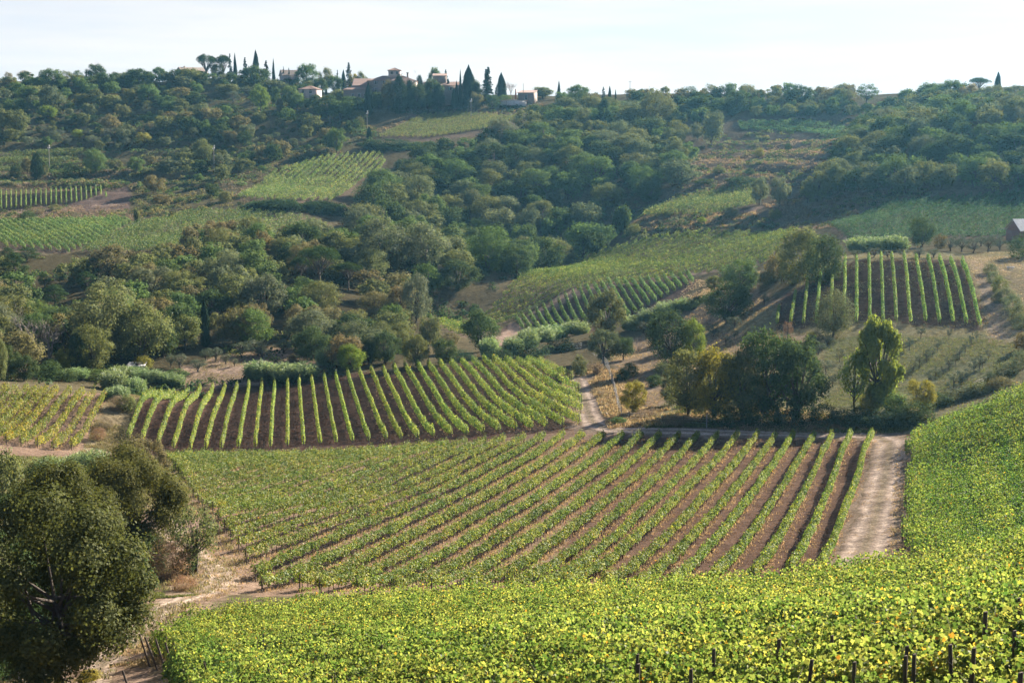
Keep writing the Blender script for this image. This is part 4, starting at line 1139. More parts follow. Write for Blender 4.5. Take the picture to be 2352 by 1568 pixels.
# around the villa
many('around the villa', 2, [
 ('spruce', 262, 280, 34, 50, 'black', 'tiny pointed conifer left of the pale-roofed ridge house'), ('spruce', 305, 285, 40, 44, 'black', 'small lopsided conifer beside the pale-roofed ridge house'), ('broad', 445, 410, 190, 200, 'green', 'large mid-green tree between the pale-roofed house and the arched-window house'), ('broad', 590, 360, 130, 120, 'olive'),
 ('spruce', 685, 320, 46, 62, 'black'), ('spruce', 775, 345, 95, 145, 'black', 'tall ragged cedar left of the villa'), ('cypress', 735, 430, 40, 170, 'black', 'dark cypress under the ragged cedar'), ('broad', 803, 395, 115, 108, 'yellow', 'yellow-leaved round tree beside the ragged cedar'), ('broad', 875, 350, 125, 80, 'grey'),
 ('broad', 665, 440, 140, 140, 'green'), ('broad', 550, 455, 112, 130, 'dark', 'dark dome-shaped tree right of the arched-window house'), ('broad', 330, 560, 180, 180, 'green'), ('cypress', 562, 470, 24, 95, 'black'), ('cypress', 598, 465, 20, 65, 'black'), ('broad', 190, 530, 100, 140, 'dark'), ('ivy', 233, 590, 56, 112, 'buff', 'ivy-covered stone pillar on the garden wall left of the arched-window house'),
 ('cypress', 335, 560, 22, 145, 'black'), ('broad', 600, 630, 265, 175, 'dark'), ('broad', 710, 650, 230, 160, 'green'), ('cypress', 930, 615, 62, 255, 'black', 'tall cypress standing before the left corner of the villa'), ('cypress', 770, 460, 18, 66, 'black', 'slim young cypress before the low left wing of the villa'),
 ('broad', 1085, 600, 125, 265, 'rust', 'reddish tree before the villa front'), ('dense_conifer', 1172, 600, 150, 300, 'black', 'tall blackish tree hiding the middle of the villa'), ('broad', 1300, 580, 190, 210, 'dark'), ('dense_conifer', 1330, 460, 80, 160, 'black'), ('broad', 1450, 350, 105, 112, 'green'), ('spruce', 1535, 370, 66, 115, 'black'),
 ('cypress', 1555, 525, 42, 195, 'black', 'cypress before the right wing of the villa'), ('broad', 1430, 550, 175, 220, 'dark'), ('flame_cypress', 1650, 550, 34, 290, 'black', 'tallest slim cypress right of the villa'), ('flame_cypress', 1620, 550, 40, 205, 'black', 'shorter cypress touching the tallest slim one'),
 ('broad_cypress', 1715, 530, 140, 305, 'black', 'massive broad cypress clump right of the villa'), ('broad', 1760, 540, 90, 200, 'dark'), ('twin_spruce', 1860, 505, 120, 270, 'black', 'twin-topped spruce with gaps of sky between its branches'), ('broad_cypress', 1970, 475, 90, 195, 'black', 'fork-topped cypress left of the shed with the pole'), ('snag', 2045, 430, 110, 95, 'bone', 'bare-branched tree beside the fork-topped cypress'),
 ('broad', 1770, 575, 135, 145, 'buff'), ('bramble', 2000, 500, 125, 50, 'green'), ('broad', 2290, 475, 155, 85, 'olive'), ('broad', 680, 905, 145, 195, 'green', 'lone green tree on the bank below the villa'), ('shrub', 860, 705, 75, 85, 'olive'), ('shrub', 750, 725, 70, 55, 'grey'), ('cypress', 935, 795, 44, 95, 'black'), ('bramble', 1060, 860, 420, 70, 'black'), ('bramble', 200, 1330, 420, 60, 'black'), ('bramble', 560, 1340, 320, 60, 'black')])
# right skyline and slope
many('on the right-hand skyline', 3, [
 ('flame_cypress', 283, 310, 38, 152, 'black', 'pointed cypress alone on the skyline right of the stone hut'), ('broad', 440, 330, 185, 140, 'green'), ('spruce', 655, 330, 60, 125, 'black', 'thin spruce left of a pair of cypresses on the right skyline'), ('flame_cypress', 708, 315, 36, 116, 'black', 'larger of the two cypresses near the lone pole'), ('flame_cypress', 757, 315, 18, 88, 'black', 'smaller of the two cypresses near the lone pole'),
 ('broad', 150, 300, 170, 90, 'olive'), ('broad', 330, 360, 130, 100, 'green'), ('broad', 960, 340, 135, 100, 'olive'), ('sparse', 1370, 350, 170, 150, 'dark'), ('sparse', 1560, 340, 130, 160, 'olive'), ('sparse', 1680, 340, 130, 160, 'dark'), ('sparse', 1860, 350, 150, 170, 'olive'), ('broad', 1450, 420, 180, 140, 'dark'), ('broad', 1760, 430, 180, 190, 'dark'),
 ('broad', 2100, 380, 160, 100, 'olive'), ('broad', 1950, 400, 140, 110, 'green'), ('broad', 1620, 420, 130, 110, 'dark'), ('broad', 1300, 400, 150, 120, 'dark')])
many('on the right-hand skyline', 4, [
 ('broad', 400, 340, 240, 165, 'dark', 'widest dark tree clump on the right skyline'), ('sparse', 685, 340, 95, 125, 'dark'), ('sparse', 770, 325, 100, 110, 'olive'), ('sparse', 915, 335, 195, 165, 'dark', 'spreading lacy tree right of two thin ones on the right skyline'), ('sparse', 1220, 320, 120, 110, 'dark'), ('broad', 1400, 340, 210, 180, 'green'), ('broad', 1570, 330, 230, 190, 'green'),
 ('umbrella', 1790, 260, 180, 140, 'pine', 'flat pine top above the right-hand wood'), ('cypress', 1940, 245, 52, 165, 'black', 'lone dark cypress at the far right of the skyline'), ('cypress', 2113, 255, 18, 55, 'black', 'tiny cypress right of the lone dark one'), ('broad', 1720, 330, 180, 160, 'buff'), ('broad', 1900, 310, 190, 130, 'grey'), ('broad', 2080, 300, 190, 120, 'grey')])
many('on the wooded right slope', 3, [
 ('dense_conifer', 660, 610, 145, 300, 'black', 'tall blackish conifer standing above the central wood'), ('broad', 330, 545, 175, 165, 'buff'), ('broad', 485, 600, 165, 225, 'grey'), ('broad', 180, 625, 165, 145, 'olive'), ('dome', 1100, 550, 320, 310, 'olive', 'large pale spreading tree on the upper right slope'), ('broad', 1560, 705, 195, 295, 'grey', 'tall grey-green tree in the middle of the bare right slope'), ('broad', 1445, 650, 125, 145, 'grey'),
 ('ivy', 805, 1440, 155, 240, 'dark', 'ivy-smothered trunk with two crooked arms left of the strip vineyard'), ('shrub', 910, 1445, 120, 100, 'olive'), ('broad', 1960, 1195, 165, 240, 'grey', 'left one of two pale trees at the end of the strip vineyard'), ('broad', 2130, 1205, 195, 245, 'grey', 'right one of two pale trees at the end of the strip vineyard'), ('snag', 690, 1380, 120, 70, 'bone', 'fallen grey branches left of the ivy-smothered trunk'),
 ('shrub', 1960, 785, 90, 70, 'yellow'), ('shrub', 2200, 740, 70, 70, 'dark'), ('shrub', 1190, 1290, 70, 50, 'olive'), ('shrub', 1480, 1340, 90, 50, 'bright'), ('shrub', 1720, 1290, 130, 80, 'grey'), ('shrub', 1330, 1270, 60, 50, 'olive'), ('bramble', 1800, 1010, 300, 60, 'dark'), ('bramble', 1500, 1010, 200, 40, 'dark'), ('shrub', 1620, 930, 120, 60, 'olive'), ('shrub', 1880, 940, 90, 60, 'dark')])
many('below the right-hand wood', 4, [
 ('broad', 530, 1090, 200, 240, 'olive'), ('broad', 450, 1100, 150, 180, 'olive'), ('broad', 690, 1030, 160, 240, 'olive'), ('broad', 820, 1010, 190, 180, 'dark'), ('shrub', 200, 1230, 110, 80, 'olive'), ('bigbush', 370, 1720, 360, 430, 'olive', 'taller pale half of the big bush pair left of the knoll vineyard'), ('bigbush', 570, 1730, 320, 380, 'dark', 'dark ivy-green half of the big bush pair left of the knoll vineyard'), ('shrub', 210, 1690, 190, 200, 'rust'),
 ('dome', 1345, 1450, 215, 245, 'dark', 'dark egg-shaped tree between the reeds and the far olives'), ('reed', 870, 1490, 220, 130, 'reed', 'left clump of tall reeds above the knoll vineyard'), ('reed', 1000, 1480, 180, 115, 'reed', 'middle clump of tall reeds above the knoll vineyard'), ('reed', 1130, 1480, 220, 135, 'reed', 'right clump of tall reeds above the knoll vineyard'), ('shrub', 1490, 1460, 120, 115, 'rust', 'rusty bush leaning on the dark egg-shaped tree'),
 ('olive', 1570, 1480, 130, 110, 'silver'), ('olive', 1660, 1485, 120, 110, 'silver'), ('olive', 1750, 1495, 130, 120, 'silver'), ('olive', 1865, 1485, 130, 120, 'silver'), ('olive', 1960, 1470, 110, 110, 'silver'), ('olive', 1620, 1440, 110, 80, 'silver'), ('olive', 1810, 1440, 110, 80, 'silver'), ('olive', 1920, 1430, 110, 80, 'silver'), ('olive', 970, 1530, 110, 80, 'grey'), ('olive', 1200, 1530, 110, 70, 'silver'), ('olive', 1330, 1530, 130, 80, 'silver'), ('olive', 1080, 1530, 100, 60, 'silver'), ('olive', 1440, 1530, 110, 70, 'silver'), ('olive', 830, 1530, 110, 60, 'silver')])
# front edge of the left wood
many('at the front of the left wood', 5, [
 ('maritime', 120, 650, 230, 240, 'pine'), ('maritime', 210, 480, 220, 110, 'pine'), ('maritime', 735, 640, 140, 190, 'pine'), ('maritime', 680, 700, 160, 140, 'pine'), ('maritime', 430, 820, 210, 160, 'pine'), ('maritime', 350, 690, 110, 120, 'pine'), ('maritime', 60, 500, 150, 130, 'pine'),
 ('dome', 800, 1270, 500, 580, 'olive', 'largest rounded tree of the left wood, buff-topped'), ('dome', 1100, 1270, 490, 480, 'olive', 'second rounded tree right of the largest one in the left wood'), ('bare', 200, 1190, 340, 420, 'bone', 'large leafless tree with grey spreading boughs at the far left'), ('bare', 390, 1240, 320, 340, 'bone', 'leafless tree leaning right of the large grey one, far left'),
 ('row_oak', 725, 1345, 320, 370, 'olive', 'broadleaf tree with a visible dark trunk in front of the left wood'), ('row_oak', 620, 1345, 150, 300, 'dark'), ('broad', 510, 1345, 155, 180, 'yellow', 'bright yellow-green small tree under the leafless trees'), ('cypress', 1610, 1150, 78, 370, 'black', 'dark cypress rising from the front of the left wood'), ('snag', 1690, 960, 110, 150, 'bone', 'bleached dead branches right of the dark wood cypress'),
 ('row_oak', 60, 1400, 240, 260, 'dark'), ('row_oak', 190, 1420, 260, 200, 'dark'), ('row_oak', 0, 1420, 130, 330, 'olive'), ('bramble', 350, 1400, 300, 120, 'dark'), ('broad', 400, 1380, 160, 130, 'dark'), ('broad', 950, 1250, 300, 250, 'dark'), ('broad', 1280, 1230, 260, 260, 'dark'), ('broad', 1450, 1180, 260, 280, 'olive'),
 ('row_oak', 1850, 1130, 330, 280, 'buff'), ('shrub', 1130, 1325, 160, 110, 'yellow', 'yellow leafy bush behind the grey shed'), ('shrub', 1390, 1395, 190, 75, 'green'), ('broad', 1730, 1100, 200, 220, 'olive'), ('broad', 1990, 1060, 180, 200, 'rust'),
 ('olive', 1340, 1310, 85, 105, 'grey'), ('olive', 1412, 1320, 135, 120, 'grey'), ('olive', 1550, 1345, 145, 100, 'grey'), ('olive', 1615, 1255, 125, 95, 'grey'), ('olive', 1690, 1270, 125, 115, 'grey'), ('olive', 1770, 1285, 95, 85, 'grey'), ('olive', 1895, 1230, 175, 120, 'grey'), ('olive', 2060, 1245, 165, 125, 'grey'), ('olive', 1840, 1305, 60, 70, 'grey'), ('olive', 1760, 1180, 150, 90, 'grey'), ('olive', 1970, 1180, 150, 90, 'grey'),
 ('reed', 900, 1500, 210, 190, 'reed'), ('reed', 1060, 1530, 170, 150, 'reed', 'nearest rounded reed clump by the corner of the middle vineyard'), ('reed', 1060, 1410, 230, 110, 'reed'), ('reed', 1190, 1430, 220, 110, 'reed'), ('reed', 1330, 1440, 200, 90, 'reed'), ('reed', 950, 1400, 180, 110, 'reed'), ('reed', 1390, 1460, 140, 90, 'reed'), ('reed', 2030, 1400, 240, 150, 'reed'), ('reed', 600, 1400, 200, 90, 'reed'), ('bramble', 730, 1400, 260, 80, 'green'), ('bramble', 500, 1410, 240, 90, 'dark'), ('shrub', 2140, 1420, 150, 120, 'grey')])
many('between the left wood and the stream', 6, [
 ('umbrella', 545, 700, 330, 345, 'pine', 'large umbrella pine with a domed head in the left wood'), ('umbrella', 770, 700, 240, 215, 'pine', 'smaller umbrella pine leaning right of the large one in the left wood'), ('umbrella', 400, 660, 180, 220, 'pine', 'low half-hidden umbrella pine left of the large one'), ('row_oak', 1300, 960, 240, 380, 'silver', 'pale grey poplar-like tree at the right end of the left wood'), ('dome', 960, 920, 270, 210, 'rust', 'rusty pink broad tree near the right end of the left wood'),
 ('broad', 1180, 880, 190, 210, 'rust'), ('broad', 1110, 870, 110, 90, 'silver'), ('cypress', 1160, 620, 34, 250, 'olive', 'thin dying cypress in the wood behind the umbrella pines'), ('flame_cypress', 1445, 575, 66, 200, 'black', 'dark pointed cypress in the hollow behind the pale grey tree'), ('dome', 470, 1255, 340, 270, 'dark', 'dark rounded oak above the reeds by the olive patch'), ('dome', 790, 1350, 215, 225, 'bright', 'glossy green bush touching the top of the middle vineyard'),
 ('row_oak', 930, 1290, 160, 190, 'dark'), ('row_oak', 1300, 1300, 240, 240, 'olive'), ('broad', 1400, 1180, 200, 270, 'olive'), ('row_oak', 1120, 1110, 260, 290, 'green'), ('dome', 1815, 1190, 325, 330, 'dark', 'dark round tree at the foot of the long green slope'), ('row_oak', 1060, 1280, 230, 260, 'dark'), ('row_oak', 1200, 1190, 200, 230, 'olive'), ('broad', 1530, 1290, 200, 200, 'dark'), ('bramble', 1640, 1260, 260, 90, 'black'), ('shrub', 1560, 1130, 190, 90, 'buff'),
 ('reed', 120, 1405, 240, 130, 'reed'), ('reed', 270, 1420, 230, 150, 'reed'), ('reed', 420, 1410, 230, 150, 'reed'), ('reed', 610, 1300, 190, 150, 'reed'), ('reed', 1880, 1230, 160, 160, 'reed'), ('reed', 2060, 1210, 170, 150, 'reed'), ('reed', 2180, 1160, 180, 150, 'reed'), ('reed', 2300, 1110, 200, 120, 'reed'), ('bramble', 2200, 1230, 320, 130, 'black'), ('bramble', 1950, 1260, 260, 100, 'black'), ('bramble', 2420, 1180, 260, 120, 'black'),
 ('olive', 60, 1220, 210, 125, 'grey'), ('olive', 260, 1200, 160, 115, 'grey'), ('shrub', 330, 1270, 90, 70, 'rust'), ('row_oak', 420, 1080, 300, 260, 'buff'), ('row_oak', 620, 1100, 260, 260, 'buff'), ('broad', 830, 1120, 240, 260, 'olive'), ('row_oak', 60, 1050, 220, 240, 'rust'), ('shrub', 700, 1210, 110, 110, 'buff'), ('dome', 1050, 560, 420, 430, 'grey', 'broad grey-crowned oak at the top of the central hollow'), ('dome', 1380, 560, 400, 380, 'grey', 'second grey-crowned oak right of the broad one in the hollow'), ('dome', 1880, 560, 340, 360, 'green', 'light green acacia-like tree in the hollow left of the ivy-smothered trunk')])
# right of the stream: meadow trees
many('on the meadow right of the stream', 7, [
 ('row_oak', 540, 905, 280, 310, 'olive', 'soft green tree before the short dark rows'), ('row_oak', 520, 1070, 235, 220, 'grey'), ('broad', 650, 1055, 150, 150, 'dark'), ('bare', 745, 1005, 110, 125, 'bone', 'small bare tree between the ditch and the meadow'), ('dome', 960, 1090, 330, 370, 'dark', 'large dark round tree at the top of the dry bank'), ('row_oak', 1110, 1070, 160, 290, 'bright', 'pale leafy tree growing against the large dark round one'), ('dome', 1335, 815, 330, 270, 'dark', 'broad dome-shaped tree alone on the slope left of the knoll vineyard'),
 ('dome', 1410, 620, 270, 230, 'green', 'wide green tree above the dome-shaped one'), ('shrub', 360, 1160, 120, 140, 'grey'), ('row_oak', 720, 1410, 190, 215, 'yellow', 'small yellowing tree by the corner of the wire fence'), ('row_oak', 1080, 1430, 350, 450, 'olive', 'leftmost tree of the dark clump behind the near vineyard'), ('row_oak', 1260, 1450, 320, 480, 'yellow', 'yellow-green tree inside the dark clump behind the near vineyard'), ('row_oak', 1430, 1460, 350, 490, 'olive', 'middle tree of the dark clump behind the near vineyard'),
 ('row_oak', 1600, 1450, 440, 600, 'dark', 'tallest dark oak of the clump behind the near vineyard'), ('row_oak', 1790, 1460, 400, 560, 'dark', 'rightmost dark oak of the clump behind the near vineyard'), ('row_oak', 960, 1350, 150, 190, 'grey'), ('sapling', 1580, 695, 65, 80, 'silver'), ('shrub', 1140, 690, 80, 60, 'dark'), ('olive', 1380, 850, 100, 80, 'grey'), ('olive', 1245, 900, 95, 90, 'silver'), ('sapling', 1325, 965, 80, 80, 'silver'), ('sapling', 1380, 925, 70, 70, 'silver'), ('sapling', 1735, 910, 70, 115, 'pinkish', 'small pinkish leafless-looking tree below the knoll vineyard'),
 ('reed', 60, 935, 180, 100, 'reed'), ('reed', 200, 915, 180, 100, 'reed'), ('reed', 340, 890, 180, 100, 'reed'), ('reed', 710, 860, 170, 100, 'reed'), ('reed', 830, 820, 180, 110, 'reed'), ('reed', 950, 770, 190, 110, 'reed'), ('reed', 1060, 730, 160, 90, 'reed'), ('shrub', 880, 860, 140, 80, 'grey'), ('olive', 780, 880, 110, 80, 'silver'), ('shrub', 980, 1180, 140, 70, 'olive'), ('shrub', 860, 1230, 130, 80, 'dark'), ('shrub', 690, 1170, 130, 100, 'olive'), ('shrub', 480, 1150, 90, 80, 'twig'), ('twig_shrub', 430, 1130, 100, 60, 'twig'), ('shrub', 640, 1200, 110, 90, 'dark'),
 ('bramble', 1300, 1480, 300, 110, 'dark'), ('bramble', 1560, 1480, 340, 130, 'dark'), ('bramble', 1750, 1490, 260, 120, 'black'), ('bramble', 950, 1150, 240, 90, 'olive'), ('shrub', 620, 1480, 120, 50, 'green'), ('twig_shrub', 480, 1300, 100, 70, 'twig'), ('twig_shrub', 1000, 1480, 260, 60, 'twig'), ('twig_shrub', 820, 1430, 200, 50, 'twig'), ('broad', 1490, 560, 120, 110, 'grey'), ('shrub', 1600, 560, 130, 90, 'olive'), ('broad', 1250, 600, 130, 100, 'olive')])
many('on the meadow right of the stream', 8, [
 ('poplar', 885, 1300, 330, 650, 'lime', 'tall bright poplar with a dense upright crown behind the near vineyard'), ('sparse', 725, 1310, 220, 430, 'bright', 'thinner dull tree pressed against the left of the bright poplar'), ('willow', 578, 780, 280, 330, 'grey', 'soft grey willow overlapping the left rows of the knoll vineyard'), ('row_oak', 1190, 1290, 200, 215, 'yellow', 'golden-green small tree right of the bright poplar'), ('shrub', 820, 1310, 150, 150, 'yellow', 'golden bush at the foot of the bright poplar'),
 ('shrub', 1010, 1340, 230, 180, 'green'), ('bramble', 1150, 1370, 300, 150, 'dark'), ('bramble', 700, 1390, 320, 130, 'dark'), ('bramble', 500, 1370, 240, 130, 'black'), ('bramble', 900, 1400, 300, 120, 'black'), ('bramble', 1080, 1400, 250, 110, 'black'), ('bramble', 1420, 1230, 220, 90, 'grey'), ('bramble', 1320, 1260, 220, 100, 'dark'), ('bramble', 1530, 1200, 200, 80, 'grey'), ('bramble', 1690, 1110, 150, 90, 'grey'), ('bramble', 1780, 1060, 200, 110, 'grey'), ('bramble', 1880, 1000, 140, 140, 'grey'), ('bramble', 1600, 1180, 200, 90, 'olive'), ('bramble', 1750, 1130, 200, 80, 'buff'),
 ('bramble', 1670, 340, 110, 80, 'grey'), ('bramble', 1700, 400, 110, 90, 'grey'), ('bramble', 1740, 460, 130, 110, 'olive'), ('bramble', 1780, 530, 140, 110, 'grey'), ('bramble', 1830, 590, 150, 120, 'grey'), ('bramble', 1870, 660, 150, 120, 'grey'), ('bramble', 1890, 720, 140, 110, 'grey'), ('shrub', 1890, 870, 130, 130, 'rust'), ('bramble', 1720, 540, 90, 80, 'grey'),
 ('sapling', 475, 905, 120, 100, 'grey'), ('sapling', 530, 1040, 110, 100, 'grey'), ('sapling', 625, 955, 80, 95, 'silver'), ('sapling', 655, 1035, 90, 75, 'silver'), ('olive', 540, 840, 100, 75, 'grey'), ('sapling', 620, 1105, 50, 100, 'silver'), ('sapling', 575, 1125, 70, 90, 'silver'), ('sapling', 262, 795, 75, 115, 'pinkish', 'thin pinkish tree at the foot of the left knoll rows'), ('sapling', 98, 545, 66, 66, 'silver'),
 ('olive', 470, 830, 110, 90, 'grey'), ('shrub', 430, 800, 80, 60, 'olive')])
YOUNG = [(1190, 792, 85, 105), (1110, 872, 75, 92), (1305, 882, 66, 95), (1385, 802, 46, 98), (1540, 852, 46, 105), (1575, 815, 40, 85), (1500, 892, 66, 82), (1460, 935, 76, 92), (1660, 942, 64, 74), (1180, 992, 66, 84), (1230, 955, 66, 92), (1270, 922, 56, 74), (1385, 1002, 74, 92), (1430, 972, 66, 74), (1135, 1032, 66, 92), (1560, 1032, 84, 112),
         (1620, 992, 66, 84), (1290, 1072, 74, 92), (1345, 1037, 56, 56), (1260, 1112, 94, 104), (1420, 1132, 132, 122), (1480, 1102, 84, 104), (1515, 1082, 56, 84), (1400, 1172, 112, 84), (1600, 1000, 90, 90)]
for x, y, w, h in YOUNG: plant('sapling', x, y, w, h, 'silver', 'in the young grove', cv=8)
# left corner, nearest trees
many('in the near left corner', 9, [
 ('great_oak', 300, 1585, 960, 980, 'oakdark', 'huge dark oak with a rust-tipped crown in the near left corner'), ('great_oak', 330, 1190, 620, 760, 'oakdark', 'tall oak standing behind the huge corner oak'), ('great_oak', -60, 1600, 560, 820, 'dark', 'dark oak cut by the left edge of the view'), ('great_oak', 690, 965, 540, 590, 'oakdark', 'spreading oak beside the bend of the left track'), ('sparse', 1000, 1010, 270, 350, 'olive', 'slender feathery tree beside the left track'), ('twig_shrub', 855, 1040, 240, 220, 'pinkish', 'reddish twiggy bush left of the slender feathery tree'),
 ('shrub', 770, 1010, 200, 200, 'dark'), ('shrub', 940, 1010, 150, 120, 'dark'), ('twig_shrub', 935, 1095, 130, 80, 'pinkish', 'low russet bush at the edge of the left track'), ('shrub', 30, 660, 190, 290, 'olive', 'brownish-green thicket at the left edge below the small vineyard'), ('shrub', 50, 720, 150, 130, 'dark'), ('reed', 250, 500, 150, 90, 'reed'), ('reed', 480, 510, 170, 140, 'reed'), ('reed', 400, 480, 130, 90, 'reed'), ('shrub', 680, 470, 190, 170, 'rust', 'brown-topped bush at the lower left corner of the middle vineyard'), ('twig_shrub', 500, 330, 90, 70, 'pinkish'), ('twig_shrub', 540, 270, 90, 60, 'twig'), ('shrub', 640, 180, 110, 80, 'olive'), ('twig_shrub', 600, 180, 110, 80, 'twig'),
 ('reed', 600, 120, 120, 70, 'reed'), ('shrub', 560, 560, 160, 130, 'green'), ('shrub', 380, 560, 180, 120, 'olive'), ('shrub', 450, 1565, 130, 70, 'yellow'), ('bramble', 130, 1500, 380, 200, 'black'), ('bramble', 600, 1120, 330, 260, 'black'), ('bramble', 300, 1290, 420, 300, 'black'), ('shrub', 200, 560, 180, 110, 'dark'), ('broad', 560, 700, 250, 260, 'dark'), ('row_oak', 760, 560, 200, 230, 'buff')])  # black brambles at the oaks' feet: undergrowth coloured dark to stand for shade

# ---------------------------------------------------------------- woods: crowns scattered by land, the largest as single oaks
WOOD = []
def wood(poly, spacing, hrange, tints, zone, seed, avoid=2.2, wr=(1.0, 1.4), bands=False):
    r = random.Random(seed)
    pw = gpoly(poly); P = np.array(pw)
    x0, y0 = P.min(0); x1, y1 = P.max(0)
    pts = []
    for _ in range(int((x1 - x0) * (y1 - y0) / spacing ** 2 * 6)):
        x, y = r.uniform(x0, x1), r.uniform(y0, y1)
        if not in_poly(np.array([x]), np.array([y]), pw)[0]: continue
        h = r.uniform(*hrange)
        if bands:      # planted along the terraces, grassy strips and clearings between
            ti = int((math.log(y + Y0) - T0) / (T1 - T0) * (NT - 1)); si = int((x / (y + Y0) + SMAX) / (2 * SMAX) * (NS - 1))
            if 0.12 < _TF[ti, si] < 0.62 or vnoise(np.array([x / 34]), np.array([y / 34]), 3)[0] < -0.14: continue
            h = hrange[0] + (hrange[1] - hrange[0]) * r.random() ** 1.8
        if any((x - a) ** 2 + (y - b) ** 2 < (spacing * (0.75 + 0.5 * h / hrange[1])) ** 2 * 0.8 for a, b in pts): continue
        pts.append((x, y))
        WOOD.append(dict(x=x, y=y, h=h, w=h * r.uniform(*wr), tint=r.choice(tints), zone=zone, s=h / y))
wood([(-120, 640), (0, 635), (200, 642), (330, 622), (430, 588), (480, 574), (700, 564), (800, 590), (940, 568), (958, 690), (925, 795), (870, 832), (790, 850), (740, 815), (640, 795), (480, 790), (400, 835), (240, 850), (100, 860), (-120, 870)], 7.6, (6.5, 10.5),
     ['olive'] * 6 + ['grey', 'grey', 'buff', 'buff', 'green', 'green', 'green', 'rust', 'dark'], 'in the close-grown left wood', 1)
wood([(830, 492), (880, 446), (925, 405), (1000, 362), (1100, 338), (1190, 325), (1240, 285), (1330, 262), (1450, 275), (1560, 330), (1600, 400), (1560, 440), (1480, 478), (1400, 540), (1395, 585), (1300, 622), (1150, 668), (1050, 715), (990, 705), (965, 640), (900, 592), (800, 562)], 9.0, (8.5, 13.5),
     ['green', 'green', 'dark', 'olive', 'olive', 'grey', 'dark'], 'in the central wood below the villa', 2)
wood([(1890, 440), (1950, 345), (2010, 290), (2080, 245), (2200, 232), (2352, 228), (2470, 228), (2480, 440), (2352, 436), (2200, 440), (2050, 455)], 8.0, (7.5, 11),
     ['green', 'dark', 'green', 'olive', 'grey'], 'in the hazy wood on the right slope', 3)
wood([(0, 205), (250, 195), (500, 190), (700, 215), (850, 260), (800, 330), (560, 420), (400, 420), (250, 380), (200, 342), (0, 340)], 7.0, (2.0, 9.0),
     ['dark', 'olive', 'olive', 'grey', 'grey', 'green', 'buff'], 'among the terraces of the left hillside', 4, wr=(1.0, 1.6), bands=True)
wood([(0, 194), (250, 186), (500, 183), (700, 206), (880, 238), (870, 252), (700, 226), (500, 199), (250, 203), (0, 211)], 6.5, (4.5, 8), ['dark', 'green', 'olive', 'grey', 'dark'], 'on the left ridge crest', 6, wr=(1.0, 1.5))
wood([(1290, 240), (1390, 233), (1470, 230), (1700, 227), (1960, 228), (1960, 240), (1700, 242), (1480, 246), (1290, 252)], 6.0, (5, 9.5), ['dark', 'green', 'olive', 'buff'], 'on the right ridge crest', 7, wr=(0.8, 1.2))
wood([(1280, 262), (1450, 248), (1700, 246), (1980, 248), (2030, 262), (1900, 272), (1700, 274), (1560, 300), (1400, 280)], 6.5, (5, 9), ['dark', 'green', 'olive'], 'along the right-hand ridge', 5)
_man = np.array([[p['o'].location.x, p['o'].location.y] for p in PLACED])
WOOD = [w for w in WOOD if ((_man[:, 0] - w['x']) ** 2 + (_man[:, 1] - w['y']) ** 2).min() > (0.35 * w['w']) ** 2]
_feat = [(p['x'], p['y'], p['h'], p['o'].location.y, p['o']) for p in PLACED if p['label'] or p['kind'] in ('pine_tree', 'umbrella_pine', 'bare_tree', 'cypress_tree')]
def _hides(w):
    # keep crowns of the wood clear of the single trees that stand out of it
    b = np.array([w['x'], w['y'], float(H(w['x'], w['y']))]); x, yb = proj(b); k = FP / depth(b); top = yb - w['h'] * k; hw = w['w'] * k * 0.5
    for fx, fy, fh, fd_, o in _feat:
        if w['y'] < fd_ and abs(x - fx) < hw + 0.10 * fh and top < fy - 0.45 * fh and yb > fy - fh: return True
    return False
WOOD = [w for w in WOOD if not _hides(w)]
WOOD.sort(key=lambda w: -w['s'] * w['w'])
N_SINGLE = 285
print('wood', len(WOOD), 'placed', len(PLACED))
for w in WOOD[:N_SINGLE]:
    plant('wood_oak', 0, 0, 0, 0, w['tint'], w['zone'], at=(w['x'], w['y']), size=(w['w'], w['h']), group='oaks ' + w['zone'], parts=False)

def far_wood(items):
    """the remaining, smallest crowns of the woods: one mass of leaves"""
    r = np.random.default_rng(77)
    V, Cc = [], []
    for w in items:
        e = PROTO['broad'][r.integers(0, 8)]
        lv = e['lv'].reshape(-1, 4, 3)
        k = 1800
        q = lv[r.permutation(len(lv))[:k]].copy()
        cen = q.mean(1, keepdims=True); q = cen + (q - cen) * 1.65
        a = r.random() * 6.283; R = np.array([[math.cos(a), math.sin(a), 0], [-math.sin(a), math.cos(a), 0], [0, 0, 1]])
        v = (q.reshape(-1, 3) @ R) * np.array([w['w'], w['w'], w['h']]) + np.array([w['x'], w['y'], float(H(w['x'], w['y']))])
        V.append(v); c = np.array(TINT[w['tint']][0]) * r.uniform(0.85, 1.15)
        Cc.append(np.tile(np.append(c, 1), (len(v), 1)))
    V = np.concatenate(V)
    me = np_mesh('woodland', V, [(quad_idx(len(V) // 4), 0)], [M_WOODLAND])
    at = me.attributes.new('tone', 'FLOAT_COLOR', 'POINT'); at.data.foreach_set('color', np.concatenate(Cc).astype(np.float32).ravel())
    tag(link('woodland', me), 'far crowns of the woods too many to tell apart', 'woodland', kind='stuff')

M_WOODLAND = M_TREE.copy(); M_WOODLAND.name = 'woodland_leaves'
_nt = M_WOODLAND.node_tree
_oi = [x for x in _nt.nodes if x.type == 'OBJECT_INFO'][0]
_at = _nt.nodes.new('ShaderNodeAttribute'); _at.attribute_name = 'tone'
for lk in list(_nt.links):
    if lk.from_node == _oi: _nt.links.new(_at.outputs['Color'], lk.to_socket)
if len(WOOD) > N_SINGLE: far_wood(WOOD[N_SINGLE:])

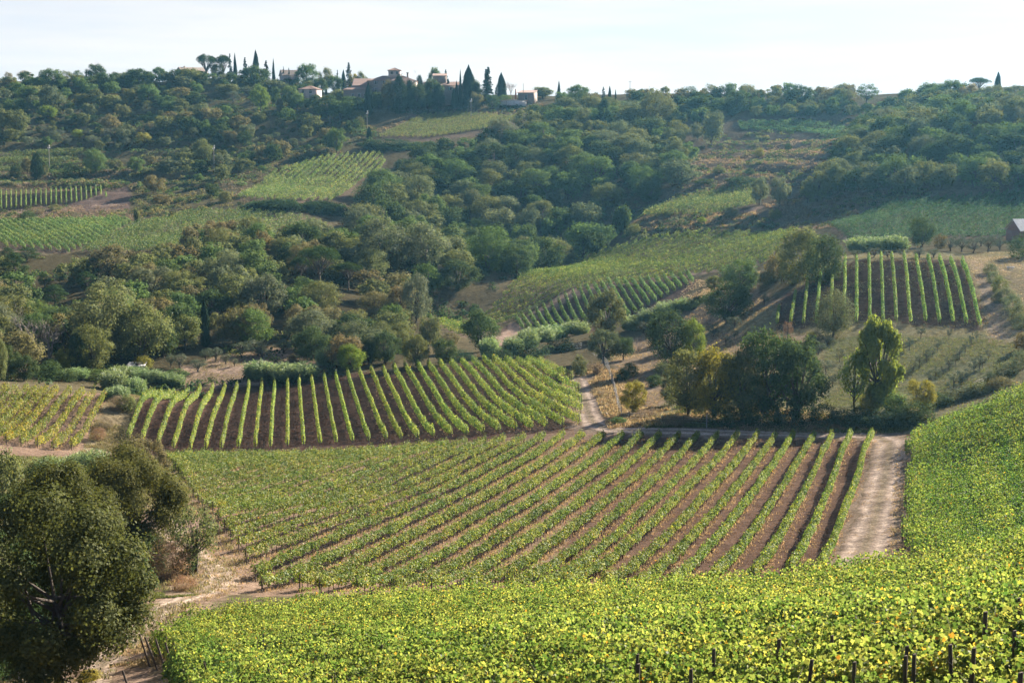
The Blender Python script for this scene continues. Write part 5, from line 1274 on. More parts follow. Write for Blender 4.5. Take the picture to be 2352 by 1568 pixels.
# ---------------------------------------------------------------- buildings
M_STONE = plain_mat('rubble_stone', (0.31, 0.25, 0.21), (0.19, 0.15, 0.125), 2.4, 0.95, 0.5)
M_PLASTER = plain_mat('pink_plaster', (0.50, 0.40, 0.36), (0.42, 0.33, 0.29), 1.2, 0.9, 0.1)
M_TILE = plain_mat('terracotta_tiles', (0.30, 0.18, 0.135), (0.19, 0.125, 0.10), 1.6, 0.85, 0.3)
M_WHITE = plain_mat('weathered_white', (0.62, 0.60, 0.58), (0.48, 0.46, 0.45), 1.5, 0.8, 0.05)
M_PANE = plain_mat('dark_glass', (0.03, 0.035, 0.04), (0.02, 0.022, 0.025), 3, 0.15)
M_TEAL = plain_mat('teal_paint', (0.10, 0.27, 0.27), (0.07, 0.2, 0.2), 3, 0.6)
M_GREYSH = plain_mat('grey_shutter', (0.22, 0.22, 0.23), (0.16, 0.16, 0.17), 3, 0.7)
M_SURR = plain_mat('pale_stone_trim', (0.52, 0.48, 0.44), (0.44, 0.4, 0.37), 4, 0.9)
M_METAL = plain_mat('tin_sheet', (0.5, 0.5, 0.5), (0.38, 0.37, 0.36), 3, 0.45)
M_WOODP = plain_mat('grey_planks', (0.24, 0.19, 0.16), (0.13, 0.1, 0.085), 5, 0.95, 0.3, (8, 8, 0.5))
M_BRICK = plain_mat('brick', (0.24, 0.13, 0.105), (0.16, 0.085, 0.07), 8, 0.95, 0.3)
M_ORANGE = plain_mat('orange_pipe', (0.55, 0.16, 0.06), (0.45, 0.12, 0.05), 3, 0.6)

def tiled_slope(m, a, b, c, d, mi=0, pitch=0.5, amp=0.07):
    """roof slope a-b along the eave, d-c along the ridge, with rolled tile courses"""
    a, b, c, d = [np.array(v, float) for v in (a, b, c, d)]
    L = np.linalg.norm(b - a); n = max(4, int(L / pitch) * 4)
    nrm = np.cross(b - a, d - a); nrm /= np.linalg.norm(nrm)
    if nrm[2] < 0: nrm = -nrm
    t = np.linspace(0, 1, n + 1)[:, None]
    w = (amp * np.abs(np.sin(np.arange(n + 1) * math.pi / 4)))[:, None] * nrm
    lo = a + (b - a) * t + w; hi = d + (c - d) * t + w
    v = np.concatenate([lo, hi, lo - nrm * 0.14])
    i = np.arange(n)
    m.add(v, np.stack([i, i + 1, n + 2 + i, n + 1 + i], 1), mi)
    m.add(v, np.stack([i, 2 * n + 2 + i, 2 * n + 3 + i, i + 1], 1), mi)

def roof(kind, W, Dp, rise, over=0.5):
    m = Mesh(); x, y = W / 2 + over, Dp / 2 + over
    if kind == 'hip':
        q = max(0.2, x - y) if W >= Dp else 0.2
        tiled_slope(m, (-x, -y, 0), (x, -y, 0), (q, 0, rise), (-q, 0, rise)); tiled_slope(m, (x, y, 0), (-x, y, 0), (-q, 0, rise), (q, 0, rise))
        tiled_slope(m, (x, -y, 0), (x, y, 0), (q, 0.05, rise), (q, -0.05, rise)); tiled_slope(m, (-x, y, 0), (-x, -y, 0), (-q, -0.05, rise), (-q, 0.05, rise))
    elif kind == 'gable':
        tiled_slope(m, (-x, -y, 0), (x, -y, 0), (x, 0, rise), (-x, 0, rise)); tiled_slope(m, (x, y, 0), (-x, y, 0), (-x, 0, rise), (x, 0, rise))
        for s in (-1, 1): m.add([(s * W / 2, -Dp / 2, -0.02), (s * W / 2, Dp / 2, -0.02), (s * W / 2, 0, rise * 0.9)], np.array([[0, 1, 2]]), 1)
    elif kind == 'gable_front':
        tiled_slope(m, (-x, y, 0), (-x, -y, 0), (0, -y, rise), (0, y, rise)); tiled_slope(m, (x, -y, 0), (x, y, 0), (0, y, rise), (0, -y, rise))
        for s in (-1, 1): m.add([(-W / 2, s * Dp / 2, -0.02), (W / 2, s * Dp / 2, -0.02), (0, s * Dp / 2, rise * 0.92)], np.array([[0, 1, 2]]), 1)
    else:  # shed: rises to the back
        tiled_slope(m, (-x, -y, 0), (x, -y, 0), (x, y, rise), (-x, y, rise))
        for s in (-1, 1): m.add([(s * W / 2, -Dp / 2, 0), (s * W / 2, Dp / 2, 0), (s * W / 2, Dp / 2, rise * 0.95)], np.array([[0, 1, 2]]), 1)
    return m

def window_part(root, x, z, w, h, y, mat_sh=None, surround=True, arched=False, door=False, pane=None):
    m = Mesh(); t = 0.18
    nm = 'door' if door else 'window'
    if surround:
        m.box((-w / 2 - t / 2, 0, 0), (t, 0.16, h + 2 * t)); m.box((w / 2 + t / 2, 0, 0), (t, 0.16, h + 2 * t))
        m.box((0, 0, h / 2 + t / 2), (w, 0.16, t)); m.box((0, 0, -h / 2 - t / 2), (w, 0.20, t))
    else:
        m.box((0, 0, -h / 2 - 0.05), (w + 0.2, 0.2, 0.1))
    m.box((0, 0.02, 0), (w, 0.06, h), 1)
    m.box((0, -0.02, 0), (0.07, 0.05, h), 0)
    if arched:
        a = np.linspace(0, math.pi, 13)
        v = [(0, -0.03, h / 2)] + [(math.cos(q) * w / 2, -0.03, h / 2 + math.sin(q) * w / 2) for q in a]
        m.add(v, np.array([[0, i, i + 1] for i in range(1, 13)]), 1)
    o = link(nm, m.build(nm, [M_SURR, pane or M_PANE]), root, (x, y, z))
    if mat_sh:
        for s in (-1, 1):
            sm = Mesh(); sm.box((0, 0, 0), (w * 0.48, 0.05, h))
            for q in np.linspace(-0.45, 0.45, 9): sm.box((0, -0.03, q * h), (w * 0.42, 0.02, h * 0.04))
            link('shutter', sm.build('shutter', [mat_sh]), o, (s * (w * 0.76 + t * (1 if surround else 0)), -0.1, 0))
    return o

def building(name, label, cat, cv, x0, x1, yeave, ybase, Dp, rk, rise, yaw=0.0, wall=None, roofm=None, wins=(), sink=1.5, group=None, gy=None):
    f = CONV[cv]
    p = ground(*f((x0 + x1) / 2, gy if gy is not None else ybase)); k = depth(p) / FP * PPZ[cv]
    W = (x1 - x0) * k
    # eave height from the view
    _, ye = f(0, yeave)
    d = ray(f((x0 + x1) / 2, 0)[0], ye); zt = d[2] * p[1] - p[2]
    r = link(name, None, loc=p); r.rotation_euler = (0, 0, yaw)
    tag(r, label, cat, group)
    m = Mesh(); m.box((0, Dp / 2, (zt - sink) / 2), (W, Dp, zt + sink))
    link('wall', m.build('wall', [wall or M_STONE]), r)
    rm = roof(rk, W, Dp, rise)
    link('roof', rm.build('roof', [roofm or M_TILE, wall or M_STONE]), r, (0, Dp / 2, zt + 0.02))
    for w in wins:
        X, Yv, ww, hh = w[:4]; kw = w[4] if len(w) > 4 else {}
        wx = (X - (x0 + x1) / 2) * k
        _, yv = f(0, Yv); dz = ray(f(X, 0)[0], yv)[2] * p[1] - p[2]
        window_part(r, wx, dz, ww, hh, -0.06, **kw)
    return r, k, zt, W

SH, TE = dict(mat_sh=M_GREYSH), dict(mat_sh=M_TEAL)
villa, k, zt, W = building('villa', 'large three-storey stone villa with tiled hip roof and small rooftop turret', 'villa', 2, 927, 1300, 340, 525, 15, 'hip', 3.0, 0.0, wins=[
    (987, 354, 0.9, 1.7, SH), (1050, 354, 0.9, 1.7, SH), (1253, 354, 0.9, 1.7, SH), (987, 412, 1.2, 2.1, SH), (1060, 412, 1.2, 2.1, SH), (1253, 412, 1.2, 2.1, SH), (985, 476, 1.1, 2.3, dict(door=True, pane=M_TEAL)), (1050, 476, 1.1, 1.7), (1250, 476, 1.1, 1.7)])
m = Mesh(); m.box((0, -0.05, 0), (W - 0.2, 0.14, 0.3)); link('string_course', m.build('string_course', [M_SURR]), villa, (0, 0, zt * 0.64))
m = Mesh(); m.box((0, 0, 2.0), (6.4, 6.0, 4.4)); tur = link('turret', m.build('turret', [M_PLASTER]), villa, ((1127 - 1113.5) * k, 8.0, zt + 1.6))
link('turret_roof', roof('hip', 6.6, 6.2, 1.5, 0.6).build('turret_roof', [M_TILE, M_PLASTER]), tur, (0, 0, 4.25))
for s in (-1.3, 1.5): window_part(tur, s, 2.9, 1.2, 1.5, -3.07)
m = Mesh(); m.box((0, 0, 0), (0.9, 0.9, 3.0)); m.box((0, 0, 1.65), (1.3, 1.3, 0.3)); link('chimney', m.build('chimney', [M_STONE]), villa, ((1231 - 1113.5) * k, 7.0, zt + 3.0))
m = Mesh(); m.tube([(0, 0, 0), (0, 0, 4.5)], [0.06, 0.04], 5)
for q in (3.3, 3.9, 4.3): m.box((0, 0, q), (1.6, 0.07, 0.07))
link('aerial', m.build('aerial', [M_METAL]), villa, (W / 2 - 0.6, 6.0, zt + 1.4))
wing, k, zt, W = building('stone_house', 'low stone wing with a red tiled roof and balcony left of the villa', 'house', 2, 735, 922, 410, 530, 12, 'hip', 2.6, 0.0, wins=[(807, 454, 1.1, 1.7), (857, 454, 1.1, 1.7), (903, 454, 1.1, 1.7), (820, 496, 1.6, 2.2, dict(door=True)), (862, 496, 1.6, 2.2, dict(door=True)), (900, 496, 1.6, 2.2, dict(door=True))])
m = Mesh(); m.box((0, -0.6, 0), (W * 0.7, 1.2, 0.25)); [m.box((q * W * 0.35, -1.1, 0.5), (0.08, 0.08, 1.0)) for q in (-1, -0.5, 0, 0.5, 1)]; m.box((0, -1.1, 1.0), (W * 0.7, 0.08, 0.08))
link('balcony', m.build('balcony', [M_STONE]), wing, (W * 0.12, 0, zt * 0.46))
building('stone_house', 'gabled stone barn rising behind the low left wing of the villa', 'house', 2, 808, 935, 378, 525, 10, 'shed', 4.2, 0.0, gy=521)
rw, k, zt, W = building('stone_house', 'long stone wing with teal shutters at the right of the villa', 'house', 2, 1365, 1640, 377, 535, 11, 'gable', 2.2, 0.0, wins=[(1392, 407, 1.0, 1.7, TE), (1445, 407, 1.0, 1.7, TE), (1500, 407, 1.0, 1.7, TE), (1575, 402, 1.0, 1.7, TE), (1420, 465, 1.0, 1.7, TE), (1600, 465, 1.0, 1.7, TE)])
m = Mesh(); m.box((0, 0, 1.8), (7.0, 5.5, 5.2)); tw = link('tower', m.build('tower', [M_STONE]), rw, ((1485 - 1502) * k, 6.5, zt + 1.0)); link('tower_roof', roof('shed', 7.2, 5.6, 1.4, 0.5).build('tower_roof', [M_TILE, M_STONE]), tw, (0, 0, 4.45))
ar, k, zt, W = building('stone_house', 'small pinkish house with arched upper windows among garden trees', 'house', 2, 378, 520, 406, 510, 9.5, 'hip', 2.0, -0.22, wall=M_PLASTER, gy=520, wins=[(415, 430, 1.5, 1.3, dict(arched=True)), (478, 430, 1.5, 1.3, dict(arched=True)), (418, 470, 1.5, 3.0, dict(surround=False, pane=M_GREYSH)), (478, 470, 1.5, 3.0, dict(surround=False, pane=M_GREYSH))])
building('stone_house', 'pale-roofed house with a low gable on the ridge left of the villa', 'house', 2, 256, 385, 300, 340, 10, 'gable', 3.6, 0.35, wall=M_PLASTER, roofm=M_STONE)
rh, k, zt, W = building('stone_house', 'ridge house with a long low roof under the umbrella pines', 'house', 1, 1520, 1740, 283, 330, 12, 'gable', 2.6, 0.5, roofm=M_STONE)
m = Mesh(); m.box((0, 0, 0), (0.7, 0.7, 2.2)); link('chimney', m.build('chimney', [M_STONE]), rh, (-W * 0.3, 5.5, zt + 2.2))
building('stone_hut', 'square stone hut with a door, behind the long white shed', 'hut', 2, 2098, 2222, 434, 500, 8, 'shed', 1.6, -0.3, gy=512, wins=[(2165, 470, 1.4, 2.6, dict(door=True))])
sh, k, zt, W = building('long_shed', 'long low white-walled shed at the top of the striped vineyard', 'shed', 2, 1962, 2170, 499, 535, 7, 'gable_front', 0.9, 0.0, wall=M_WHITE, wins=[])
for q in (-0.5, -0.27, 0.02, 0.5):
    m = Mesh(); m.box((0, -0.08, zt / 2), (0.16, 0.14, zt)); link('post', m.build('post', [M_WOODP]), sh, (q * (W - 0.2), 0, 0))
building('brick_house', 'red brick house with pale roof at the right edge, above the ivy mass', 'house', 4, 2116, 2260, 1322, 1400, 8, 'gable', 3.0, 0.15, wall=M_BRICK, roofm=M_WHITE)
plant('bramble', 2130, 1530, 230, 190, 'dark', 'at the right edge', 'huge rounded ivy mass below the brick house at the right edge', cv=4)
hut, k, zt, W = building('tool_shed', 'grey plank tool shed with a flat tin roof behind the reeds', 'shed', 5, 1012, 1120, 1298, 1345, 3.0, 'shed', 0.25, 0.1, wall=M_WOODP, roofm=M_METAL, sink=0.3)
m = Mesh(); m.box((0, 0, 0), (0.9, 0.05, 1.7)); link('door', m.build('door', [M_BARK]), hut, (0.4, -0.04, 0.9))
m = Mesh(); m.tube([(0, 0, -0.3), (0.1, 0, 4.5), (0.25, 0, 7.0)], [0.45, 0.42, 0.38], 8)
p = ground(*CONV[2](2082, 505)); o = link('flue_pipe', m.build('flue_pipe', [M_ORANGE]), loc=p); tag(o, 'orange flue pipe standing beside the stone hut', 'pipe')

many('before the villa walls', 2, [('broad', 1010, 560, 120, 130, 'dark'), ('dense_conifer', 1090, 570, 100, 215, 'black'), ('dense_conifer', 1250, 570, 110, 230, 'black'), ('dense_conifer', 1340, 560, 90, 190, 'black'), ('broad', 1390, 560, 110, 150, 'dark'), ('dense_conifer', 1480, 560, 110, 190, 'black'), ('cypress', 1600, 560, 46, 160, 'black'),
 ('broad', 860, 560, 140, 90, 'dark'), ('broad', 780, 570, 150, 110, 'green'), ('broad', 440, 560, 130, 80, 'dark'), ('broad', 520, 560, 110, 110, 'dark'), ('broad', 370, 570, 110, 130, 'green'), ('dense_conifer', 1780, 560, 120, 200, 'black'), ('broad', 1900, 560, 130, 110, 'dark')])

# ---------------------------------------------------------------- poles and fences
def pole(cv, x, ytop, ybase, label, lamp=True, r0=0.13, pale=True, arm=False):
    f = CONV[cv]; p = ground(*f(x, ybase)); k = depth(p) / FP * PPZ[cv]; h = (ybase - ytop) * k
    t = link('utility_pole', None, loc=p); tag(t, label, 'pole')
    m = Mesh(); m.tube([(0, 0, -0.3), (0, 0, h * 0.5), (0, 0, h)], [r0 * 1.25, r0, r0 * 0.75], 7)
    link('shaft', m.build('shaft', [M_PALEPOST if pale else M_POST]), t)
    if lamp:
        for dz, dx in ((0, 0.25), (-0.9, 0.35), (-1.1, -0.4)):
            m = Mesh()
            for q in range(3): m.tube([(0, 0, q * 0.22), (0, 0, q * 0.22 + 0.12)], [0.26, 0.16], 8)
            m.tube([(0, 0, -0.12), (0, 0, 0.7)], 0.06, 6)
            link('insulator', m.build('insulator', [M_WHITE]), t, (dx, 0, h + dz - 0.2))
    if arm:
        m = Mesh(); m.box((0, 0, 0), (2.2, 0.12, 0.12)); link('crossarm', m.build('crossarm', [M_POST]), t, (0, 0, h - 0.6))
    return t
pole(1, 1793, 912, 1140, 'pole with white insulators beside the round brownish tree on mid slope')
pole(1, 416, 908, 1105, 'pole with white insulators at the narrow terrace vineyard, far left')
pole(2, 919, 582, 712, 'pole with white insulators below the tall cypress before the villa')
pole(2, 1733, 488, 640, 'pole with white insulators standing in the striped vineyard')
pole(2, 2143, 364, 505, 'tall bare pole rising beside the stone hut', lamp=False, r0=0.18)
pole(3, 877, 156, 320, 'lone thin pole on the open right skyline', lamp=False, r0=0.13, pale=False, arm=True)
pole(4, 400, 175, 310, 'pole poking out of the widest dark tree clump on the skyline', lamp=False, pale=False)
pole(1, 1600, 672, 800, 'thin dark pole among rusty trees on the left terraces', lamp=False, r0=0.09, pale=False)
pole(1, 2262, 625, 760, 'thin dark pole below the ivy pillar', lamp=False, r0=0.09, pale=False)
pole(2, 628, 615, 705, 'thin pole in the dark trees left of the villa cypress', lamp=False, r0=0.09)
pole(11, 1007, 70, 155, 'single stake pole before the dark clump behind the near vineyard', lamp=False, r0=0.06)

def fence(pts, cv, hgt, label, every=2.6, pale=True, mesh=True, seed=0):
    f = CONV[cv]; r = random.Random(seed)
    c, L = resample([ground(*f(*p))[:2] for p in pts], every)
    p0 = np.array([c[0][0], c[0][1], float(H(*c[0]))])
    t = link('wire_fence', None, loc=p0); tag(t, label, 'fence')
    tops = []
    for x, y in c:
        z = float(H(x, y)); h = hgt * r.uniform(0.9, 1.1)
        o = link('post', POST_PALE if pale else POST_ME, t, (x - p0[0], y - p0[1], z - p0[2] - 0.1)); o.scale = (0.1, 0.1, h)
        o.rotation_euler = (r.gauss(0, .05), r.gauss(0, .05), r.random() * 6)
        tops.append((x - p0[0], y - p0[1], z - p0[2]))
    tops = np.array(tops)
    for q in ((0.3, 0.6, 0.85) if not mesh else (0.2, 0.35, 0.5, 0.65, 0.8, 0.95)):
        m = Mesh(); m.tube(tops + np.array([0, 0, hgt * q]), 0.011, 3)
        link('wire', m.build('wire', [M_METAL]), t)
    return t
fence([(440, 1015), (500, 1065), (545, 1120), (572, 1200), (595, 1290), (612, 1370), (640, 1430)], 7, 1.9, 'pale wire fence running down the dry bank beside the ditch', 2.2)
fence([(20, 1020), (140, 1015), (225, 1005), (295, 1000), (375, 985)], 7, 1.7, 'pale posts of the wire fence above the middle vineyard', 4.5, mesh=False)
fence([(100, 1590), (200, 1560), (260, 1540), (310, 1530), (355, 1510)], 9, 1.35, 'short leaning wire fence at the foot of the huge corner oak', 1.6, mesh=False)
fence([(640, 1440), (700, 1455), (830, 1470), (1000, 1480), (1200, 1490)], 7, 1.4, 'dark wire fence at the foot of the dry bank behind the near vineyard', 3.0, pale=False, mesh=False)
fence([(0, 820), (60, 800), (130, 790), (220, 785)], 2, 1.6, 'far wire fence on the dark slope below the arched-window house', 4.0, mesh=False)
fence([(980, 590), (1100, 600), (1280, 590), (1480, 580), (1700, 565), (1900, 545)], 2, 1.8, 'far wire fence along the top of the striped vineyard', 5.0, mesh=False)
fence([(1200, 235 + 940), (1350, 1195), (1490, 1180), (1560, 1130), (1680, 1090)], 8, 1.3, 'low post fence along the top of the steep right vineyard', 3.5, pale=False, mesh=False)

# posts standing out of the nearest vines, each part of the row it holds up
FROWS = [(o, o.location) for o in COL.objects if o.get('group') == 'vine rows of the foreground vineyard']
def canopy_point(px, py, hgt):
    d = ray(px, py); z = d[2] * _RY; h = H(d[0] * _RY, _RY) + hgt
    kx = np.nonzero(z < h)[0]; i = kx[0] if len(kx) else 0
    return np.array([d[0] * _RY[i], _RY[i]])
def row_axis(o):
    me = o.data; n = len(me.vertices); a = np.empty(n * 3, np.float32); me.vertices.foreach_get('co', a); a = a.reshape(-1, 3)[::37]
    return a[:, :2].mean(0) + np.array(o.location)[:2]
FAX = [(o, row_axis(o)) for o, _ in FROWS]
fd = _d / np.linalg.norm(_d); fn = np.array([-fd[1], fd[0]])
for cv, x, y, w in [(12, 170, 1300, 30), (12, 497, 1265, 22), (12, 320, 1430, 20), (12, 632, 1445, 28), (12, 935, 1355, 18), (12, 957, 1395, 24), (12, 1005, 1395, 28), (12, 1262, 1335, 30), (12, 1352, 1350, 32), (12, 1435, 1140, 32), (12, 1637, 1255, 28), (12, 1655, 1050, 18), (12, 1655, 1520, 40),
                    (11, 605, 1460, 30), (11, 600, 1400, 18), (11, 1045, 1380, 24), (11, 930, 1495, 26), (10, 812, 1330, 14), (10, 158, 1120, 10), (10, 75, 1270, 10), (10, 105, 1450, 12), (9, 760, 1310, 12), (9, 800, 1322, 12), (9, 845, 1337, 12), (9, 892, 1360, 12), (9, 1100, 1450, 10), (9, 690, 1495, 14)]:
    q = canopy_point(*CONV[cv](x, y), 1.9)
    o = min(FAX, key=lambda e: abs(float((e[1] - q) @ fn)))[0]
    z = float(H(*q))
    po = link('post', POST_ME, o, (q[0] - o.location[0], q[1] - o.location[1], z - o.location[2] - 0.1))
    th = min(0.2, max(0.08, w * PPZ[cv] * q[1] / FP)); po.scale = (th, th, 2.0)
    lean = 0.0 if cv != 9 else -0.28
    po.rotation_euler = (RNG.gauss(0, .03), lean + RNG.gauss(0, .03), 0)

# odd things lying about
p = ground(2064, 1060); t = Mesh()
t.tube([(-0.65, 0, 0.1), (-0.55, 0.05, 0.42), (-0.3, 0.1, 0.22), (0.1, 0, 0.12), (0.4, -0.05, 0.3), (0.62, 0, 0.42)], [0.07, 0.08, 0.07, 0.09, 0.08, 0.04], 6); t.tube([(0.4, -0.05, 0.3), (0.75, 0.1, 0.16)], [0.06, 0.03], 5)
tag(link('fallen_branch', t.build('fallen_branch', [M_GREYBARK]), loc=p), 'pale crooked branch lying on the dirt track by the steep vineyard', 'branch')
p = ground(2321, 618); t = Mesh(); t.box((0, 0, 0.25), (1.5, 0.6, 0.06)); t.box((-0.72, 0, 0.4), (0.06, 0.6, 0.3)); t.box((0.72, 0, 0.4), (0.06, 0.6, 0.3)); t.box((0, -0.29, 0.4), (1.4, 0.05, 0.3)); t.box((0, 0.29, 0.4), (1.4, 0.05, 0.3)); t.box((-0.5, 0, 0.1), (0.1, 0.5, 0.24)); t.box((0.5, 0, 0.1), (0.1, 0.5, 0.24))
tag(link('trough', t.build('trough', [M_WHITE]), loc=p), 'small white trough on the dry grass near the right edge', 'trough')
p = ground(1740, 925)

# ---------------------------------------------------------------- grass, straw and scrub
def tufts(name, label, items, seed):
    """items: (xy points, height, colour): blades standing in small tufts, one object"""
    r = np.random.default_rng(seed); V, T = [], []
    for xy, hgt, col, nb in items:
        n = len(xy)
        if n == 0: continue
        xy = np.asarray(xy); z = H(xy[:, 0], xy[:, 1]); hs = hgt * r.uniform(0.5, 1.5, n)
        tone = np.array(col)[None] * r.uniform(0.7, 1.3, (n, 1)) * r.uniform(0.92, 1.08, (n, 3))
        for _ in range(nb):
            L = hs * r.uniform(0.6, 1.2, n)
            t = np.stack([r.normal(0, .45, n), r.normal(0, .45, n), np.ones(n)], 1); t = unit(t)
            b = np.stack([xy[:, 0] + r.normal(0, .22, n) * hgt * 2, xy[:, 1] + r.normal(0, .22, n) * hgt * 2, z], 1)
            c = b + t * L[:, None] * 0.45
            V.append(leaf_quads(r, c, np.cross(t, rdir(r, n)), L, 0.22, t)); T.append(np.repeat(tone, 4, 0))
    V = np.concatenate(V); T = np.concatenate(T)
    me = np_mesh(name, V, [(quad_idx(len(V) // 4), 0)], [M_TONED_GRASS])
    me.attributes.new('tone', 'FLOAT_COLOR', 'POINT').data.foreach_set('color', np.concatenate([T, np.ones((len(T), 1))], 1).astype(np.float32).ravel())
    tag(link(name, me), label, 'grass', kind='stuff')

def toned(mat, name):
    m = mat.copy(); m.name = name; nt = m.node_tree
    oi = [x for x in nt.nodes if x.type == 'OBJECT_INFO'][0]; at = nt.nodes.new('ShaderNodeAttribute'); at.attribute_name = 'tone'
    for lk in list(nt.links):
        if lk.from_node == oi: nt.links.new(at.outputs['Color'], lk.to_socket)
    return m
M_TONED_GRASS = toned(M_STRAW, 'grass_blades')
M_TONED_SCRUB = toned(M_TREE, 'scrub_leaves')

def scatter(poly, n, seed, clump=6.0, thr=-0.1):
    r = np.random.default_rng(seed); pw = gpoly(poly); P = np.array(pw)
    xy = r.uniform(P.min(0), P.max(0), (n * 3, 2))
    m = in_poly(xy[:, 0], xy[:, 1], pw) & (vnoise(xy[:, 0] / clump, xy[:, 1] / clump, seed) + vnoise(xy[:, 0] / 1.5, xy[:, 1] / 1.5, seed + 1) * 0.6 > thr)
    return xy[m][:n]

items = []
rr = np.random.default_rng(5)
for a, b, dens in ROWS_FOR_GRASS:      # straw left under the vines
    a = np.array(a); b = np.array(b); L = np.linalg.norm(b - a); d = (b - a) / L; nr = np.array([-d[1], d[0]])
    n = int(L * 9 * dens); t = rr.random(n) * L
    k = vnoise(t / 4, t * 0 + a[0], 61) > -0.25; t = t[k]; n = len(t)
    items.append((a + d * t[:, None] + nr * rr.normal(0, 0.34, n)[:, None], 0.24, (0.30, 0.225, 0.135), 4))
STRAW, PALE, GRASS, DULL = (0.30, 0.235, 0.14), (0.36, 0.29, 0.20), (0.13, 0.155, 0.05), (0.19, 0.175, 0.09)
for poly, n, h, c in [
    ([(1600, 750), (1800, 700), (1850, 610), (2330, 580), (2400, 600), (2400, 880), (2200, 950), (1560, 965), (1480, 955), (1560, 900)], 16000, 0.22, DULL),
    ([(1900, 780), (2330, 770), (2330, 870), (2150, 925), (1880, 935)], 9000, 0.2, GRASS), ([(1620, 660), (1800, 690), (1790, 780), (1620, 830), (1480, 955), (1400, 820), (1520, 720)], 9000, 0.25, STRAW),
    ([(1345, 850), (1420, 850), (1480, 950), (1560, 980), (1400, 985)], 6000, 0.45, STRAW), ([(1480, 940), (2080, 960), (2090, 992), (1480, 988)], 7000, 0.4, STRAW), ([(1480, 940), (2080, 960), (2090, 990), (1480, 985)], 5000, 0.4, GRASS),
    ([(160, 1050), (245, 905), (340, 905), (270, 1045)], 5000, 0.3, DULL), ([(-60, 1050), (420, 1050), (420, 1120), (-60, 1130)], 6000, 0.4, GRASS), ([(-60, 1110), (430, 1090), (560, 1300), (430, 1400), (330, 1480), (200, 1600), (-100, 1600)], 14000, 0.28, DULL),
    ([(345, 1375), (450, 1370), (500, 1340), (400, 1340)], 3000, 0.14, GRASS), ([(230, 1520), (420, 1440), (420, 1560), (300, 1640)], 3500, 0.18, STRAW), ([(350, 1150), (420, 1150), (600, 1330), (440, 1400)], 3500, 0.2, STRAW),
    ([(2210, 580), (2400, 580), (2400, 790), (2270, 790)], 5000, 0.2, PALE), ([(400, 850), (520, 810), (640, 795), (740, 830), (720, 875), (420, 885)], 4000, 0.22, DULL), ([(1930, 1310), (2020, 1010), (2050, 1010), (1985, 1310)], 2500, 0.14, STRAW), ([(2030, 1300), (2062, 1010), (2098, 1010), (2100, 1300)], 3800, 0.2, STRAW), ([(1960, 1310), (2035, 1010), (2098, 1010), (2100, 1300)], 2600, 0.12, PALE),  # tufts on the track's right side are added to throw streaky shadows
    ([(1450, 515), (1730, 485), (1760, 510), (1600, 530), (1450, 540)], 3000, 0.6, STRAW), ([(1580, 360), (1950, 300), (1980, 420), (1750, 440), (1500, 500)], 6000, 0.7, (0.20, 0.15, 0.10)), ([(1750, 470), (1900, 430), (2050, 440), (1950, 520), (1800, 530)], 3500, 0.6, (0.19, 0.145, 0.10)), ([(-60, 395), (300, 390), (320, 440), (-60, 432)], 3000, 0.7, (0.18, 0.14, 0.10)),
    ([(860, 300), (950, 255), (1250, 240), (1230, 262), (950, 268), (880, 322)], 2500, 0.7, (0.2, 0.16, 0.10)), ([(560, 470), (480, 400), (620, 380), (860, 340), (700, 370)], 3000, 0.7, (0.16, 0.13, 0.09)), ([(0, 470), (290, 470), (320, 505), (0, 510)], 2500, 0.6, (0.2, 0.155, 0.11)), ([(1590, 640), (1720, 612), (1750, 640), (1600, 700), (1450, 745)], 3500, 0.3, PALE)]:
    items.append((scatter(poly, n, int(poly[0][0]) + n), h, c, 5))
tufts('dry_grass', 'dry straw and grass growing between the fields', items, 9)

def scrub(name, label, polys, seed):
    r = np.random.default_rng(seed); V, T = [], []
    for poly, n, size, cols in polys:
        xy = scatter(poly, n, seed + n, 18.0, -0.12); z = H(xy[:, 0], xy[:, 1])
        for (x, y), zz in zip(xy, z):
            s = size * r.uniform(0.6, 1.7); k = 46
            d = rdir(r, k); d[:, 2] = np.abs(d[:, 2])
            c = np.array([x, y, zz - 0.1 * s]) + d * np.array([s, s, s * 0.75]) * (0.6 + 0.45 * r.random((k, 1)))
            V.append(leaf_quads(r, c, d + rdir(r, k) * 0.8, 0.42 * s ** 0.6 * r.uniform(0.6, 1.3, k), 0.8))
            T.append(np.tile(np.append(np.array(TINT[cols[r.integers(0, len(cols))]][0]) * r.uniform(0.75, 1.2), 1), (4 * k, 1)))
    V = np.concatenate(V)
    me = np_mesh(name, V, [(quad_idx(len(V) // 4), 0)], [M_TONED_SCRUB])
    me.attributes.new('tone', 'FLOAT_COLOR', 'POINT').data.foreach_set('color', np.concatenate(T).astype(np.float32).ravel())
    tag(link(name, me), label, 'scrub', kind='stuff')
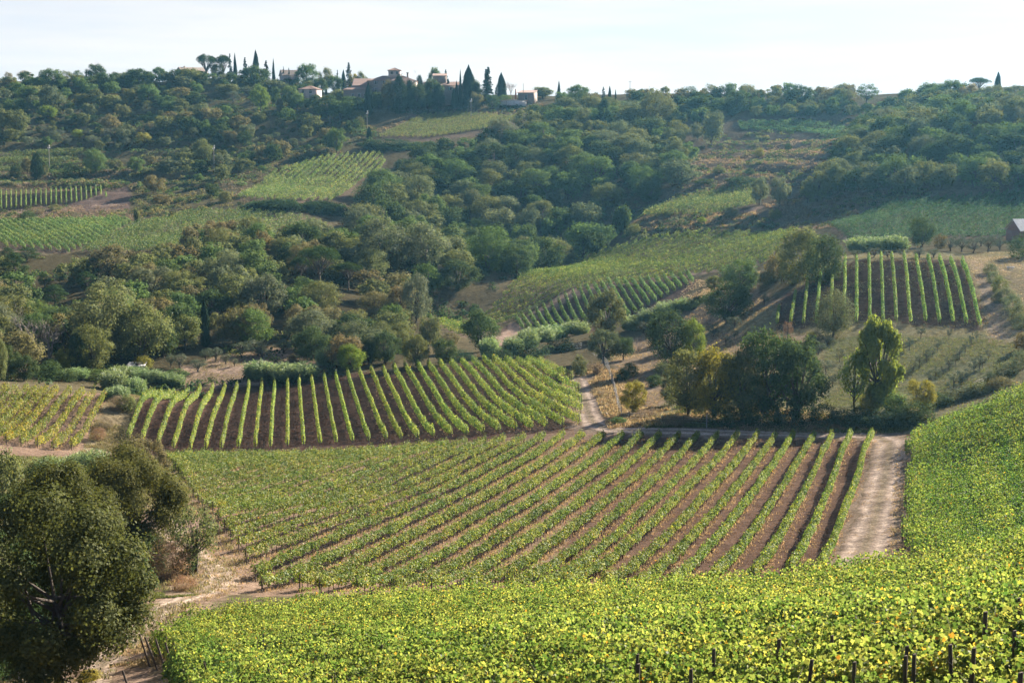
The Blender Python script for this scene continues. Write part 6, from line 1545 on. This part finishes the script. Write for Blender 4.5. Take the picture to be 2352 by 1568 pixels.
scrub('hillside_scrub', 'low scrub covering the far banks and terraces', [
    ([(-60, 205), (500, 188), (850, 250), (870, 330), (620, 400), (480, 470), (300, 440), (0, 425), (-60, 400)], 3400, 1.5, ['dark', 'dark', 'green', 'olive', 'grey', 'buff']),
    ([(290, 440), (480, 400), (560, 470), (430, 495), (320, 510)], 260, 1.5, ['dark', 'olive', 'rust', 'buff']), ([(530, 470), (790, 475), (810, 500), (560, 488)], 260, 1.6, ['black', 'dark']), ([(820, 330), (1000, 332), (960, 345), (860, 352)], 160, 1.6, ['black', 'dark']), ([(-60, 470), (290, 470), (310, 505), (-60, 512)], 160, 1.2, ['dark', 'olive', 'buff']),
    ([(1450, 330), (2000, 262), (2040, 300), (1900, 430), (1700, 440), (1450, 500)], 900, 1.3, ['dark', 'olive', 'buff', 'dark']), ([(1240, 250), (2030, 240), (2350, 225), (2350, 250), (2000, 262), (1250, 268)], 700, 2.2, ['dark', 'green', 'olive']), ([(1740, 480), (1900, 430), (2150, 440), (1950, 530), (1760, 530)], 330, 1.2, ['dark', 'olive', 'buff']),
    ([(1440, 530), (1740, 500), (1800, 520), (1590, 540), (1430, 560)], 180, 1.1, ['dark', 'olive', 'grey']), ([(-60, 600), (960, 565), (1000, 750), (900, 840), (-60, 875)], 900, 1.5, ['dark', 'black', 'olive']), ([(800, 480), (1200, 340), (1560, 340), (1480, 480), (1300, 622), (1000, 740), (900, 600)], 900, 1.8, ['black', 'dark']),
    ([(1000, 250), (1240, 240), (1240, 256), (900, 262)], 160, 1.4, ['dark', 'black'])], 33)

# ---------------------------------------------------------------- labels for plants: by tint, place and order from the left
def finish_labels():
    groups = {}
    for p in PLACED:
        if p['label']:
            tag(p['o'], p['label']);
            if p['group']: p['o']['group'] = p['group']
            continue
        groups.setdefault((p['kind'], p['word'], p['zone']), []).append(p)
    for (kind, word, zone), ps in groups.items():
        nm = kind.replace('_', ' ')
        nice = {'broadleaf tree': 'broadleaf tree', 'thin crowned tree': 'thin-crowned tree', 'dome tree': 'round-headed tree'}.get(nm, nm)
        if ps[0]['kind'] == 'oak_tree':
            for p in ps: tag(p['o'], '%s oak crown packed among its like %s' % (word, zone), None, p['group'])
            continue
        ps.sort(key=lambda p: p['x'])
        for i, p in enumerate(ps):
            if len(ps) == 1: lab = 'the one %s %s %s' % (word, nice, zone)
            else: lab = '%s from left, %s %s %s' % (ordinal(i + 1), word, nice, zone)
            tag(p['o'], lab, None, '%ss %s' % (nice, zone) if len(ps) > 1 else None)
finish_labels()

# ---------------------------------------------------------------- haze: the air of the valley
def haze():
    m, n, l = new_mat('valley_haze')
    v = n.new('ShaderNodeVolumePrincipled')
    v.inputs['Color'].default_value = (0.22, 0.58, 0.88, 1)
    v.inputs['Density'].default_value = 0.000058
    v.inputs['Anisotropy'].default_value = 0.5
    o = n.new('ShaderNodeOutputMaterial'); l.new(v.outputs[0], o.inputs['Volume'])
    b = Mesh(); z0, z1 = float(_H.min()) - 1.0, 90.0
    b.box((0, 740, (z0 + z1) / 2), (2300, 1640, z1 - z0))
    tag(link('haze', b.build('haze', [m])), kind='stuff')
haze()
